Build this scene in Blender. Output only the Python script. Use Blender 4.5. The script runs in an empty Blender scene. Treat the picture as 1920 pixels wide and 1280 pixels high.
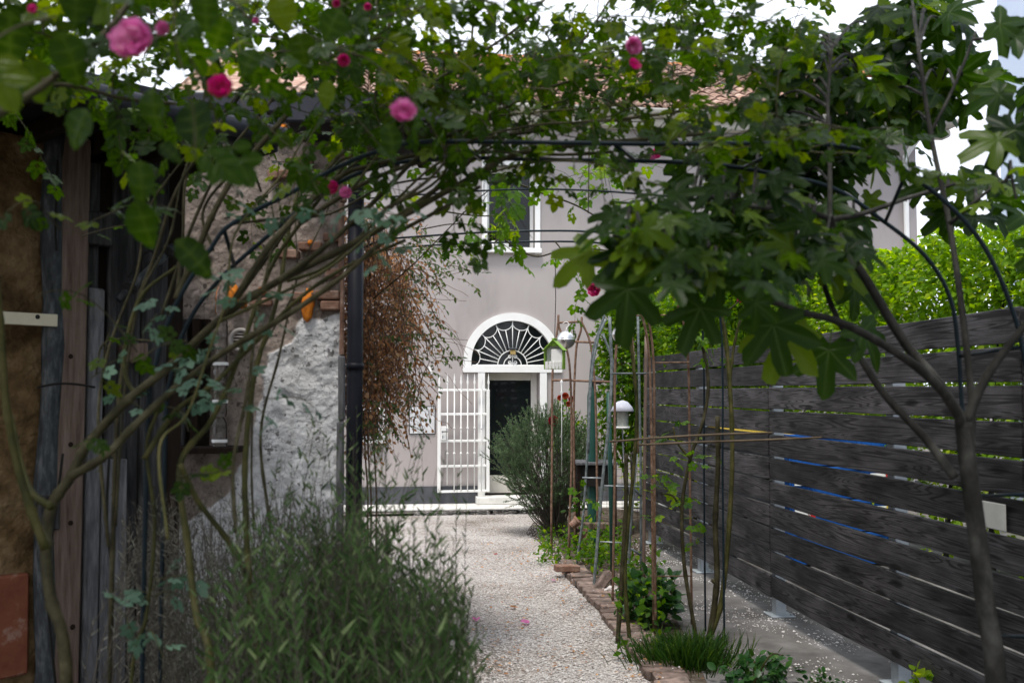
import bpy, math, random
import numpy as np
from mathutils import Vector, Matrix, noise

# ------------------------------------------------------------------ camera, sky, sun, exposure
S = bpy.context.scene
COL = S.collection
R = math.radians
FPX = 1920 * 35.0 / 36.0            # focal length in pixels of the 1920 px wide photograph
HC = 1.75                           # eye height
PITCH = math.atan(95 / FPX)
cam = bpy.data.cameras.new('camera')
cam.lens = 35.0; cam.sensor_width = 36.0; cam.clip_start = 0.05; cam.clip_end = 1500
cam.dof.use_dof = True; cam.dof.focus_distance = 12.5; cam.dof.aperture_fstop = 3.6
cam_o = bpy.data.objects.new('camera', cam); COL.objects.link(cam_o)
cam_o.location = (0, 0, HC); cam_o.rotation_euler = (R(90) + PITCH, 0, 0)
S.camera = cam_o

SUN_EL, SUN_AZ = R(68), R(200)      # azimuth clockwise from +Y: behind the camera, a little to the left
W = bpy.data.worlds.new('World'); S.world = W; W.use_nodes = True
nt = W.node_tree; bgn = nt.nodes['Background']
sky = nt.nodes.new('ShaderNodeTexSky'); sky.sky_type = 'NISHITA'; sky.sun_disc = False
sky.sun_elevation = SUN_EL; sky.sun_rotation = SUN_AZ; sky.dust_density = 3.0; sky.air_density = 1.0
tc = nt.nodes.new('ShaderNodeTexCoord'); cl = nt.nodes.new('ShaderNodeTexNoise')
cl.inputs['Scale'].default_value = 1.6; cl.inputs['Detail'].default_value = 5
nt.links.new(tc.outputs['Generated'], cl.inputs['Vector'])
rmp = nt.nodes.new('ShaderNodeMapRange'); rmp.inputs['To Min'].default_value = 0.72; rmp.inputs['To Max'].default_value = 0.95
nt.links.new(cl.outputs['Fac'], rmp.inputs['Value'])
mx = nt.nodes.new('ShaderNodeMix'); mx.data_type = 'RGBA'
mx.inputs[7].default_value = (7.9, 8.25, 8.9, 1)        # thin bright overcast over the blue
nt.links.new(rmp.outputs['Result'], mx.inputs[0]); nt.links.new(sky.outputs['Color'], mx.inputs[6])
nt.links.new(mx.outputs[2], bgn.inputs['Color']); bgn.inputs['Strength'].default_value = 0.10

sl = bpy.data.lights.new('sun', 'SUN'); sl.energy = 1.5; sl.angle = R(12); sl.color = (1, .95, .88)
so = bpy.data.objects.new('sun', sl); COL.objects.link(so)
sd = Vector((math.sin(SUN_AZ) * math.cos(SUN_EL), math.cos(SUN_AZ) * math.cos(SUN_EL), math.sin(SUN_EL)))
so.rotation_euler = sd.to_track_quat('Z', 'Y').to_euler(); so.location = (0, 0, 30)
vs = S.view_settings
vs.view_transform = 'Standard'; vs.look = 'None'; vs.gamma = 1; vs.use_curve_mapping = False; vs.exposure = 1.2
S.cycles.use_denoising = True
S.cycles.max_bounces = 8; S.cycles.transparent_max_bounces = 8

# ------------------------------------------------------------------ helpers
rng = np.random.default_rng(7); random.seed(7)
CT, ST = math.cos(PITCH), math.sin(PITCH)

def ray(px, py):
    u, v = (px - 960) / FPX, (640 - py) / FPX
    return Vector((u, CT - ST * v, ST + CT * v))
def P(px, py, Y):
    d = ray(px, py); return Vector((0, 0, HC)) + d * (Y / d.y)
def G(px, py, z=0.0):
    d = ray(px, py); return Vector((0, 0, HC)) + d * ((z - HC) / d.z)
def onplane(px, py, o, n):
    d = ray(px, py); c = Vector((0, 0, HC)); return c + d * ((o - c).dot(n) / d.dot(n))
def proj(A):
    A = np.asarray(A, float); x, y, z = A[:, 0], A[:, 1], A[:, 2] - HC
    dep = y * CT + z * ST; v = -y * ST + z * CT
    return 960 + FPX * x / dep, 640 - FPX * v / dep, dep

WM = {}
def link(o, parent=None, world=None):
    COL.objects.link(o); m = world if world is not None else Matrix.Identity(4)
    o.matrix_basis = m; WM[o.name] = m
    if parent is not None:
        o.parent = parent; o.matrix_parent_inverse = WM[parent.name].inverted()
    return o
def tag(o, label=None, cat=None, group=None, kind=None):
    if label: o['label'] = label
    if cat: o['category'] = cat
    if group: o['group'] = group
    if kind: o['kind'] = kind
    return o
def thing(name, label, cat, loc, group=None):
    return tag(link(bpy.data.objects.new(name, None), None, Matrix.Translation(Vector(loc))), label, cat, group)

class MB:
    def __init__(s): s.v = []; s.f = []
    def add(s, v, f):
        b = len(s.v); s.v += [tuple(p) for p in v]; s.f += [tuple(i + b for i in q) for q in f]; return s
    def box(s, c, size, M=None):
        hx, hy, hz = [a / 2 for a in size]; c = Vector(c)
        v = [c + Vector((x * hx, y * hy, z * hz)) for x in (-1, 1) for y in (-1, 1) for z in (-1, 1)]
        if M is not None: v = [M @ p for p in v]
        return s.add(v, [(0, 1, 3, 2), (4, 6, 7, 5), (0, 4, 5, 1), (2, 3, 7, 6), (0, 2, 6, 4), (1, 5, 7, 3)])
    def cbox(s, c, size, b=.004, M=None, jit=0):
        """box with chamfered edges"""
        hx, hy, hz = [a / 2 for a in size]; c = Vector(c); v = []; idx = {}
        for x in (-1, 1):
            for y in (-1, 1):
                for z in (-1, 1):
                    j = Vector((random.uniform(-jit, jit), random.uniform(-jit, jit), random.uniform(-jit, jit)))
                    for a in range(3):
                        p = Vector((x * (hx - (b if a != 0 else 0)), y * (hy - (b if a != 1 else 0)), z * (hz - (b if a != 2 else 0))))
                        idx[(x, y, z, a)] = len(v); v.append(c + p + j)
        f = []
        def q(ks): f.append(tuple(idx[k] for k in ks))
        for sg in (-1, 1):
            o = [(-1, -1), (1, -1), (1, 1), (-1, 1)]
            q([(sg, y, z, 0) for y, z in (o if sg > 0 else o[::-1])])
            q([(x, sg, z, 1) for x, z in (o[::-1] if sg > 0 else o)])
            q([(x, y, sg, 2) for x, y in (o if sg > 0 else o[::-1])])
        for a in (-1, 1):
            for d in (-1, 1):
                q([(a, d, -1, 0), (a, d, 1, 0), (a, d, 1, 1), (a, d, -1, 1)])
                q([(a, -1, d, 0), (a, 1, d, 0), (a, 1, d, 2), (a, -1, d, 2)])
                q([(-1, a, d, 1), (1, a, d, 1), (1, a, d, 2), (-1, a, d, 2)])
        for x in (-1, 1):
            for y in (-1, 1):
                for z in (-1, 1): q([(x, y, z, 0), (x, y, z, 1), (x, y, z, 2)])
        if M is not None: v = [M @ p for p in v]
        return s.add(v, f)
    def tube(s, pts, r, n=6, cap=True):
        pts = [Vector(p) for p in pts]; m = len(pts)
        rr = r if hasattr(r, '__len__') else [r] * m
        v = []; up = None
        for i, p in enumerate(pts):
            t = (pts[min(i + 1, m - 1)] - pts[max(i - 1, 0)])
            t = t.normalized() if t.length > 1e-9 else Vector((0, 0, 1))
            if up is None:
                up = Vector((0, 0, 1)) if abs(t.z) < .9 else Vector((1, 0, 0))
            a = t.cross(up); a = a.normalized() if a.length > 1e-6 else t.orthogonal().normalized()
            b = a.cross(t).normalized(); up = b
            for k in range(n):
                th = 2 * math.pi * k / n; v.append(p + (a * math.cos(th) + b * math.sin(th)) * rr[i])
        f = [(i * n + k, i * n + (k + 1) % n, (i + 1) * n + (k + 1) % n, (i + 1) * n + k) for i in range(m - 1) for k in range(n)]
        if cap: f += [tuple(range(n))[::-1], tuple((m - 1) * n + k for k in range(n))]
        return s.add(v, f)
    def lathe(s, prof, n=16, M=None):
        v = [Vector((r * math.cos(2 * math.pi * k / n), r * math.sin(2 * math.pi * k / n), z)) for r, z in prof for k in range(n)]
        f = [(i * n + k, i * n + (k + 1) % n, (i + 1) * n + (k + 1) % n, (i + 1) * n + k) for i in range(len(prof) - 1) for k in range(n)]
        if M is not None: v = [M @ p for p in v]
        return s.add(v, f)
    def quad(s, a, b, c, d): return s.add([a, b, c, d], [(0, 1, 2, 3)])
    def mesh(s, name, mat, smooth=False):
        me = bpy.data.meshes.new(name); me.from_pydata(s.v, [], s.f); me.materials.append(mat)
        if smooth: me.polygons.foreach_set('use_smooth', [True] * len(me.polygons))
        me.update(); return me
    def build(s, name, mat, parent=None, M=None, smooth=False, world=None):
        if M is not None: s.v = [tuple(M @ Vector(p)) for p in s.v]
        return link(bpy.data.objects.new(name, s.mesh(name, mat, smooth)), parent, world)

def catmull(pts, k=6):
    pts = [Vector(p) for p in pts]; q = [pts[0] * 2 - pts[1]] + pts + [pts[-1] * 2 - pts[-2]]; out = []
    for i in range(1, len(q) - 2):
        a, b, c, d = q[i - 1:i + 3]
        for j in range(k):
            t = j / k
            out.append(.5 * ((2 * b) + (c - a) * t + (2 * a - 5 * b + 4 * c - d) * t * t + (3 * b - a - 3 * c + d) * t ** 3))
    return out + [pts[-1]]
def lerp(a, b, t): return a + (b - a) * t
def rads(n, r0, r1): return [lerp(r0, r1, i / max(1, n - 1)) for i in range(n)]

def trimesh(name, V, F, mat, tone=None, vein=None, smooth=True):
    me = bpy.data.meshes.new(name); V = np.asarray(V, np.float32); F = np.asarray(F, np.int32)
    me.vertices.add(len(V)); me.vertices.foreach_set('co', V.ravel())
    me.loops.add(F.size); me.loops.foreach_set('vertex_index', F.ravel())
    me.polygons.add(len(F)); me.polygons.foreach_set('loop_start', np.arange(0, F.size, 3, dtype=np.int32))
    me.polygons.foreach_set('use_smooth', np.full(len(F), smooth))
    for nm, arr in (('tone', tone), ('vein', vein)):
        if arr is not None:
            at = me.attributes.new(nm, 'FLOAT', 'POINT'); at.data.foreach_set('value', np.asarray(arr, np.float32))
    me.materials.append(mat); me.update(calc_edges=True); me.validate(); return me

# ------------------------------------------------------------------ materials
def nodes(name):
    m = bpy.data.materials.new(name); m.use_nodes = True
    return m, m.node_tree, m.node_tree.nodes['Principled BSDF']
def ramp(t, cols, pos=None):
    r = t.nodes.new('ShaderNodeValToRGB'); e = r.color_ramp.elements
    n = len(cols); pos = pos or [i / (n - 1) for i in range(n)]
    while len(e) < n: e.new(.5)
    for i, c in enumerate(cols): e[i].position = pos[i]; e[i].color = (*c, 1)
    return r
def pmat(name, cols, scale=5, rough=.75, bump=.15, bscale=60, stretch=(1, 1, 1), metal=0, spec=.12, pos=None, rnd=0.0, detail=7, bdist=.004, coat=0):
    m, t, b = nodes(name); L = t.links.new
    co = t.nodes.new('ShaderNodeTexCoord'); mp = t.nodes.new('ShaderNodeMapping'); mp.inputs['Scale'].default_value = stretch
    L(co.outputs['Object'], mp.inputs['Vector'])
    oi = t.nodes.new('ShaderNodeObjectInfo'); ml = t.nodes.new('ShaderNodeMath'); ml.operation = 'MULTIPLY'; ml.inputs[1].default_value = 37.0
    L(oi.outputs['Random'], ml.inputs[0]); L(ml.outputs[0], mp.inputs['Location'])
    n1 = t.nodes.new('ShaderNodeTexNoise'); n1.inputs['Scale'].default_value = scale; n1.inputs['Detail'].default_value = detail; n1.inputs['Roughness'].default_value = .62
    L(mp.outputs[0], n1.inputs['Vector'])
    r = ramp(t, cols, pos or [lerp(.3, .7, i / (len(cols) - 1)) for i in range(len(cols))]); L(n1.outputs['Fac'], r.inputs[0])
    out = r.outputs[0]
    if rnd:
        hs = t.nodes.new('ShaderNodeHueSaturation'); mr = t.nodes.new('ShaderNodeMapRange')
        mr.inputs['To Min'].default_value = 1 - rnd; mr.inputs['To Max'].default_value = 1 + rnd
        L(oi.outputs['Random'], mr.inputs['Value']); L(mr.outputs[0], hs.inputs['Value']); L(out, hs.inputs['Color']); out = hs.outputs[0]
    L(out, b.inputs['Base Color']); b.inputs['Roughness'].default_value = rough; b.inputs['Metallic'].default_value = metal
    b.inputs['Specular IOR Level'].default_value = spec
    if coat: b.inputs['Coat Weight'].default_value = coat
    if bump:
        n2 = t.nodes.new('ShaderNodeTexNoise'); n2.inputs['Scale'].default_value = bscale; n2.inputs['Detail'].default_value = 6
        L(mp.outputs[0], n2.inputs['Vector'])
        bp = t.nodes.new('ShaderNodeBump'); bp.inputs['Strength'].default_value = bump * 3 if bump < .33 else 1; bp.inputs['Distance'].default_value = bdist
        L(n2.outputs['Fac'], bp.inputs['Height']); L(bp.outputs[0], b.inputs['Normal'])
    return m
def leafmat(name, dark, mid, light, trans=.35, rough=.42, spec=.5, veinc=None, under=1.15):
    m, t, b = nodes(name); L = t.links.new
    at = t.nodes.new('ShaderNodeAttribute'); at.attribute_name = 'tone'
    oi = t.nodes.new('ShaderNodeObjectInfo'); ad = t.nodes.new('ShaderNodeMath'); ad.operation = 'ADD'
    L(at.outputs['Fac'], ad.inputs[0]); L(oi.outputs['Random'], ad.inputs[1])
    fr = t.nodes.new('ShaderNodeMath'); fr.operation = 'FRACT'; L(ad.outputs[0], fr.inputs[0])
    r = ramp(t, [dark, mid, mid, light], [0, .3, .75, 1]); L(fr.outputs[0], r.inputs[0])
    col = r.outputs[0]
    nz = t.nodes.new('ShaderNodeTexNoise'); nz.inputs['Scale'].default_value = 60; nz.inputs['Detail'].default_value = 4
    co = t.nodes.new('ShaderNodeTexCoord'); L(co.outputs['Object'], nz.inputs['Vector'])
    hs = t.nodes.new('ShaderNodeHueSaturation'); mr = t.nodes.new('ShaderNodeMapRange'); mr.inputs['To Min'].default_value = .7; mr.inputs['To Max'].default_value = 1.3
    L(nz.outputs['Fac'], mr.inputs['Value']); L(mr.outputs[0], hs.inputs['Value']); L(col, hs.inputs['Color']); col = hs.outputs[0]
    if veinc:
        va = t.nodes.new('ShaderNodeAttribute'); va.attribute_name = 'vein'
        pw = t.nodes.new('ShaderNodeMath'); pw.operation = 'POWER'; pw.inputs[1].default_value = 7; L(va.outputs['Fac'], pw.inputs[0])
        pm = t.nodes.new('ShaderNodeMath'); pm.operation = 'MULTIPLY'; pm.inputs[1].default_value = .35; L(pw.outputs[0], pm.inputs[0])
        mv = t.nodes.new('ShaderNodeMix'); mv.data_type = 'RGBA'; mv.inputs[7].default_value = (*veinc, 1)
        L(pm.outputs[0], mv.inputs[0]); L(col, mv.inputs[6]); col = mv.outputs[2]
        bp = t.nodes.new('ShaderNodeBump'); bp.inputs['Strength'].default_value = .5; bp.inputs['Distance'].default_value = .004; bp.invert = True
        L(pw.outputs[0], bp.inputs['Height']); L(bp.outputs[0], b.inputs['Normal'])
    L(col, b.inputs['Base Color']); b.inputs['Roughness'].default_value = rough; b.inputs['Specular IOR Level'].default_value = spec
    tr = t.nodes.new('ShaderNodeBsdfTranslucent')
    tcol = t.nodes.new('ShaderNodeHueSaturation'); tcol.inputs['Value'].default_value = 2.5; tcol.inputs['Saturation'].default_value = 1.1; tcol.inputs['Hue'].default_value = .485
    L(col, tcol.inputs['Color']); L(tcol.outputs[0], tr.inputs['Color'])
    ms = t.nodes.new('ShaderNodeMixShader'); ms.inputs[0].default_value = trans
    L(b.outputs[0], ms.inputs[1]); L(tr.outputs[0], ms.inputs[2]); L(ms.outputs[0], t.nodes['Material Output'].inputs[0])
    return m
def flat(name, c, rough=.5, metal=0, spec=.3): return pmat(name, [[x * .88 for x in c], [min(1, x * 1.1) for x in c]], 7, rough, .05, 90, metal=metal, spec=spec)

def charred_wood():
    m, t, b = nodes('charred_timber'); L = t.links.new
    co = t.nodes.new('ShaderNodeTexCoord'); mp = t.nodes.new('ShaderNodeMapping'); mp.inputs['Scale'].default_value = (.28, 2.0, 7.5)
    oi = t.nodes.new('ShaderNodeObjectInfo'); mu = t.nodes.new('ShaderNodeMath'); mu.operation = 'MULTIPLY'; mu.inputs[1].default_value = 91
    L(oi.outputs['Random'], mu.inputs[0]); L(mu.outputs[0], mp.inputs['Location']); L(co.outputs['Object'], mp.inputs['Vector'])
    n = t.nodes.new('ShaderNodeTexNoise'); n.inputs['Scale'].default_value = 1.25; n.inputs['Detail'].default_value = 2.2; n.inputs['Distortion'].default_value = .35
    L(mp.outputs[0], n.inputs['Vector'])
    k = t.nodes.new('ShaderNodeMath'); k.operation = 'MULTIPLY'; k.inputs[1].default_value = 190; L(n.outputs['Fac'], k.inputs[0])
    s = t.nodes.new('ShaderNodeMath'); s.operation = 'SINE'; L(k.outputs[0], s.inputs[0])
    mr = t.nodes.new('ShaderNodeMapRange'); mr.inputs['From Min'].default_value = -.95; mr.inputs['From Max'].default_value = -.1; mr.clamp = True; L(s.outputs[0], mr.inputs['Value'])
    mp2 = t.nodes.new('ShaderNodeMapping'); mp2.inputs['Scale'].default_value = (5, 20, 90); L(co.outputs['Object'], mp2.inputs['Vector']); L(mu.outputs[0], mp2.inputs['Location'])
    fine = t.nodes.new('ShaderNodeTexNoise'); fine.inputs['Scale'].default_value = 1; fine.inputs['Detail'].default_value = 5; L(mp2.outputs[0], fine.inputs['Vector'])
    bl = t.nodes.new('ShaderNodeTexNoise'); bl.inputs['Scale'].default_value = 2.6; bl.inputs['Detail'].default_value = 5
    mp3 = t.nodes.new('ShaderNodeMapping'); mp3.inputs['Scale'].default_value = (1, 1, 2.5); L(co.outputs['Object'], mp3.inputs['Vector']); L(mu.outputs[0], mp3.inputs['Location']); L(mp3.outputs[0], bl.inputs['Vector'])
    a1 = t.nodes.new('ShaderNodeMath'); a1.operation = 'MULTIPLY'; a1.inputs[1].default_value = .24; L(mr.outputs[0], a1.inputs[0])
    a2 = t.nodes.new('ShaderNodeMath'); a2.operation = 'MULTIPLY_ADD'; a2.inputs[1].default_value = .35; L(fine.outputs['Fac'], a2.inputs[0]); L(a1.outputs[0], a2.inputs[2])
    a3 = t.nodes.new('ShaderNodeMath'); a3.operation = 'MULTIPLY_ADD'; a3.inputs[1].default_value = .62; L(bl.outputs['Fac'], a3.inputs[0]); L(a2.outputs[0], a3.inputs[2])
    r = ramp(t, [(.005, .0047, .005), (.022, .0205, .0215), (.098, .092, .095)], [.38, .64, .92]); L(a3.outputs[0], r.inputs[0])
    # dark knots scattered along the boards
    vo = t.nodes.new('ShaderNodeTexVoronoi'); vo.inputs['Scale'].default_value = 1.0; mp4 = t.nodes.new('ShaderNodeMapping'); mp4.inputs['Scale'].default_value = (2.2, 1, 7)
    L(co.outputs['Object'], mp4.inputs['Vector']); L(mu.outputs[0], mp4.inputs['Location']); L(mp4.outputs[0], vo.inputs['Vector'])
    kr = ramp(t, [(.12, .12, .12), (.25, .25, .25), (1, 1, 1)], [.06, .12, .19]); L(vo.outputs['Distance'], kr.inputs[0])
    mm = t.nodes.new('ShaderNodeMix'); mm.data_type = 'RGBA'; mm.blend_type = 'MULTIPLY'; mm.inputs[0].default_value = 1
    L(r.outputs[0], mm.inputs[6]); L(kr.outputs[0], mm.inputs[7])
    hs = t.nodes.new('ShaderNodeHueSaturation'); mr2 = t.nodes.new('ShaderNodeMapRange'); mr2.inputs['To Min'].default_value = .62; mr2.inputs['To Max'].default_value = 1.6
    L(oi.outputs['Random'], mr2.inputs['Value']); L(mr2.outputs[0], hs.inputs['Value']); L(mm.outputs[2], hs.inputs['Color'])
    L(hs.outputs[0], b.inputs['Base Color']); b.inputs['Roughness'].default_value = .62; b.inputs['Specular IOR Level'].default_value = .2
    bp = t.nodes.new('ShaderNodeBump'); bp.inputs['Strength'].default_value = .8; bp.inputs['Distance'].default_value = .003
    L(a2.outputs[0], bp.inputs['Height']); L(bp.outputs[0], b.inputs['Normal'])
    return m

def gravelmat():
    m, t, b = nodes('pale_gravel'); L = t.links.new
    co = t.nodes.new('ShaderNodeTexCoord')
    v = t.nodes.new('ShaderNodeTexVoronoi'); v.inputs['Scale'].default_value = 75; L(co.outputs['Object'], v.inputs['Vector'])
    n = t.nodes.new('ShaderNodeTexNoise'); n.inputs['Scale'].default_value = 1.3; n.inputs['Detail'].default_value = 6; L(co.outputs['Object'], n.inputs['Vector'])
    sp = t.nodes.new('ShaderNodeSeparateColor'); L(v.outputs['Color'], sp.inputs[0])
    r = ramp(t, [(.13, .11, .10), (.42, .385, .365), (.56, .53, .51), (.72, .70, .68)], [0, .22, .6, 1]); L(sp.outputs[0], r.inputs[0])
    e = ramp(t, [(1, 1, 1), (.35, .33, .31)], [.25, .75]); L(v.outputs['Distance'], e.inputs[0])
    x = t.nodes.new('ShaderNodeMix'); x.data_type = 'RGBA'; x.blend_type = 'MULTIPLY'; x.inputs[0].default_value = .8
    L(r.outputs[0], x.inputs[6]); L(e.outputs[0], x.inputs[7])
    r2 = ramp(t, [(.50, .45, .40), (.86, .83, .80), (1.10, 1.09, 1.08)], [.30, .45, .62]); L(n.outputs['Fac'], r2.inputs[0])
    y = t.nodes.new('ShaderNodeMix'); y.data_type = 'RGBA'; y.blend_type = 'MULTIPLY'; y.inputs[0].default_value = 1
    L(x.outputs[2], y.inputs[6]); L(r2.outputs[0], y.inputs[7]); L(y.outputs[2], b.inputs['Base Color'])
    b.inputs['Roughness'].default_value = .9
    bp = t.nodes.new('ShaderNodeBump'); bp.inputs['Strength'].default_value = 1; bp.inputs['Distance'].default_value = .01; bp.invert = True
    L(v.outputs['Distance'], bp.inputs['Height']); L(bp.outputs[0], b.inputs['Normal'])
    return m

def attrmat(name, base, patch, scale=9, bump=1.0):
    """two plasters told apart by the vertex attribute 'tone' (0 old rough coat, 1 pale patch)"""
    m, t, b = nodes(name); L = t.links.new
    co = t.nodes.new('ShaderNodeTexCoord'); n = t.nodes.new('ShaderNodeTexNoise'); n.inputs['Scale'].default_value = scale; n.inputs['Detail'].default_value = 9; n.inputs['Roughness'].default_value = .7
    L(co.outputs['Object'], n.inputs['Vector'])
    r1 = ramp(t, base, [.3, .5, .7]); r2 = ramp(t, patch, [.3, .48, .68]); L(n.outputs['Fac'], r1.inputs[0]); L(n.outputs['Fac'], r2.inputs[0])
    a = t.nodes.new('ShaderNodeAttribute'); a.attribute_name = 'tone'
    x = t.nodes.new('ShaderNodeMix'); x.data_type = 'RGBA'; L(a.outputs['Fac'], x.inputs[0]); L(r1.outputs[0], x.inputs[6]); L(r2.outputs[0], x.inputs[7])
    v = t.nodes.new('ShaderNodeTexNoise'); v.inputs['Scale'].default_value = 16; v.inputs['Detail'].default_value = 3; L(co.outputs['Object'], v.inputs['Vector'])
    v.inputs['Scale'].default_value = 24; v.inputs['Detail'].default_value = 6
    vr = ramp(t, [(.16, .15, .14), (1, 1, 1)], [.34, .37]); L(v.outputs['Fac'], vr.inputs[0])
    y = t.nodes.new('ShaderNodeMix'); y.data_type = 'RGBA'; y.blend_type = 'MULTIPLY'; y.inputs[0].default_value = .8; L(x.outputs[2], y.inputs[6]); L(vr.outputs[0], y.inputs[7])
    cv = t.nodes.new('ShaderNodeTexVoronoi'); cv.feature = 'DISTANCE_TO_EDGE'; cv.inputs['Scale'].default_value = 4.5
    dn = t.nodes.new('ShaderNodeTexNoise'); dn.inputs['Scale'].default_value = 7; dn.inputs['Detail'].default_value = 6; L(co.outputs['Object'], dn.inputs['Vector'])
    dm = t.nodes.new('ShaderNodeVectorMath'); dm.operation = 'MULTIPLY_ADD'; dm.inputs[1].default_value = (.35, .35, .35); L(dn.outputs['Color'], dm.inputs[0]); L(co.outputs['Object'], dm.inputs[2]); L(dm.outputs[0], cv.inputs['Vector'])
    cr = ramp(t, [(.2, .19, .18), (1, 1, 1)], [.004, .016]); L(cv.outputs['Distance'], cr.inputs[0])
    dr = t.nodes.new('ShaderNodeTexNoise'); dr.inputs['Scale'].default_value = 3; dr.inputs['Detail'].default_value = 7; dmp = t.nodes.new('ShaderNodeMapping'); dmp.inputs['Scale'].default_value = (4, 4, .8); L(co.outputs['Object'], dmp.inputs[0]); L(dmp.outputs[0], dr.inputs['Vector'])
    drr = ramp(t, [(.55, .53, .50), (1.05, 1.05, 1.05)], [.36, .56]); L(dr.outputs['Fac'], drr.inputs[0])
    z1 = t.nodes.new('ShaderNodeMix'); z1.data_type = 'RGBA'; z1.blend_type = 'MULTIPLY'; z1.inputs[0].default_value = .55; L(y.outputs[2], z1.inputs[6]); L(cr.outputs[0], z1.inputs[7])
    z2 = t.nodes.new('ShaderNodeMix'); z2.data_type = 'RGBA'; z2.blend_type = 'MULTIPLY'; z2.inputs[0].default_value = .4; L(z1.outputs[2], z2.inputs[6]); L(drr.outputs[0], z2.inputs[7])
    L(z2.outputs[2], b.inputs['Base Color']); b.inputs['Roughness'].default_value = .9
    n2 = t.nodes.new('ShaderNodeTexNoise'); n2.inputs['Scale'].default_value = 38; n2.inputs['Detail'].default_value = 8; L(co.outputs['Object'], n2.inputs['Vector'])
    bp = t.nodes.new('ShaderNodeBump'); bp.inputs['Strength'].default_value = bump; bp.inputs['Distance'].default_value = .012
    L(n2.outputs['Fac'], bp.inputs['Height']); L(bp.outputs[0], b.inputs['Normal'])
    return m

def glassmat(name, c=(.012, .014, .016), rough=.04):
    m, t, b = nodes(name); b.inputs['Base Color'].default_value = (*c, 1); b.inputs['Roughness'].default_value = rough
    b.inputs['Specular IOR Level'].default_value = .28; return m

M_gravel = gravelmat()
M_stone = pmat('gravel_stone', [(.26, .23, .21), (.50, .47, .45), (.74, .72, .70)], 40, .85, .1, rnd=0)
M_concrete = pmat('concrete_yard', [(.06, .056, .053), (.125, .118, .113), (.21, .20, .195)], 2.2, .9, .3, 90, bdist=.006)
M_soil = pmat('soil', [(.03, .022, .016), (.075, .058, .044), (.16, .14, .12)], 14, .95, .3, 50, bdist=.02)
M_earth = pmat('ground_soil', [(.10, .09, .08), (.17, .155, .14)], 1.2, .95, .3, 40)
M_render = pmat('taupe_render', [(.29, .262, .255), (.365, .328, .317), (.39, .351, .339), (.425, .386, .373)], .9, .9, .06, 120, bdist=.003, stretch=(1.6, 1, .55), pos=[.25, .43, .6, .75], detail=9)
M_white = pmat('white_paint', [(.74, .73, .71), (.82, .815, .80)], 4, .5, .04, 60)
M_cream = pmat('cream_frame', [(.62, .59, .53), (.70, .67, .62)], 4, .5, .04, 60)
M_plinth = pmat('grey_plinth', [(.055, .058, .065), (.09, .092, .10)], 5, .8, .1)
M_pave = pmat('pale_paving', [(.5, .49, .46), (.68, .66, .63)], 6, .85, .12)
M_glass = glassmat('dark_glass')
M_tile = pmat('clay_tile', [(.15, .09, .065), (.26, .165, .125), (.38, .29, .24)], 6, .85, .2, rnd=.35)
M_ridge = pmat('ridge_tile', [(.45, .17, .08), (.58, .26, .13)], 6, .85, .2, rnd=.15)
M_cornice = pmat('cream_cornice', [(.60, .56, .50), (.70, .66, .60)], 5, .7, .05)
M_char = charred_wood()
M_galv = pmat('galvanised_steel', [(.26, .285, .305), (.38, .41, .43)], 14, .42, .05, metal=.25)
M_blackpipe = pmat('black_pipe', [(.006, .0065, .010), (.012, .0125, .018)], 5, .45, .04)
M_slate = pmat('slate_fascia', [(.020, .021, .027), (.045, .046, .056)], 4, .7, .1)
M_ochre = pmat('ochre_daub', [(.04, .024, .011), (.115, .072, .033), (.21, .145, .08)], 7, .95, .33, 30, bdist=.02)
M_brick = pmat('old_brick', [(.11, .062, .045), (.185, .105, .075), (.27, .19, .15)], 11, .9, .33, 50, rnd=.2, bdist=.006)
M_redtile = pmat('limewashed_brick', [(.14, .045, .026), (.19, .066, .038), (.34, .25, .20)], 9, .85, .2, 40, pos=[.3, .56, .74])
M_edge = pmat('path_brick', [(.085, .07, .06), (.18, .135, .115), (.29, .21, .18)], 12, .92, .33, 40, rnd=.3, bdist=.006)
M_lead = pmat('grey_lead_pipe', [(.014, .016, .018), (.044, .049, .053), (.12, .126, .13)], 9, .7, .2, 40, stretch=(3, 3, .8))
M_woodp = pmat('brown_post', [(.075, .05, .038), (.14, .10, .08), (.19, .145, .12)], 10, .85, .25, 60, stretch=(4, 4, .35))
M_woodg = pmat('grey_plank', [(.014, .0135, .014), (.036, .035, .036), (.075, .073, .075)], 10, .85, .25, 60, stretch=(4, 4, .35))
M_woodl = pmat('pale_weathered_plank', [(.05, .05, .053), (.11, .11, .116), (.20, .20, .21)], 8, .85, .3, 50, stretch=(4, 4, .5))
M_woodd = pmat('dark_plank', [(.010, .007, .005), (.024, .016, .012)], 8, .9, .25, 60, stretch=(4, 4, .35))
M_greydry = leafmat('dry_grey_leaf', (.05, .049, .040), (.11, .108, .090), (.20, .195, .165), .15, .8, .08)
M_dark = flat('dark_interior', (.012, .011, .010), .9)
M_creamb = flat('cream_batten', (.58, .53, .40), .6)
M_foam = pmat('orange_foam', [(.42, .12, .012), (.60, .20, .025)], 20, .7, .33, 30, bdist=.01)
M_ventp = flat('grey_plastic', (.34, .31, .29), .5)
M_wallB = attrmat('old_plaster', [(.095, .075, .062), (.205, .165, .140), (.30, .25, .22)], [(.30, .30, .305), (.46, .46, .47), (.60, .60, .61)])
M_green_tube = pmat('arch_tube', [(.006, .012, .017), (.014, .024, .032)], 9, .38, .05)
M_rust = pmat('rusty_rod', [(.085, .047, .030), (.19, .115, .078), (.28, .19, .14)], 25, .8, .2, rnd=.2)
M_zinc = pmat('blue_green_rod', [(.06, .072, .074), (.125, .145, .148), (.22, .24, .245)], 25, .6, .1, rnd=.25)
M_gpost = flat('dark_green_plastic', (.012, .06, .045), .5)
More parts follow.
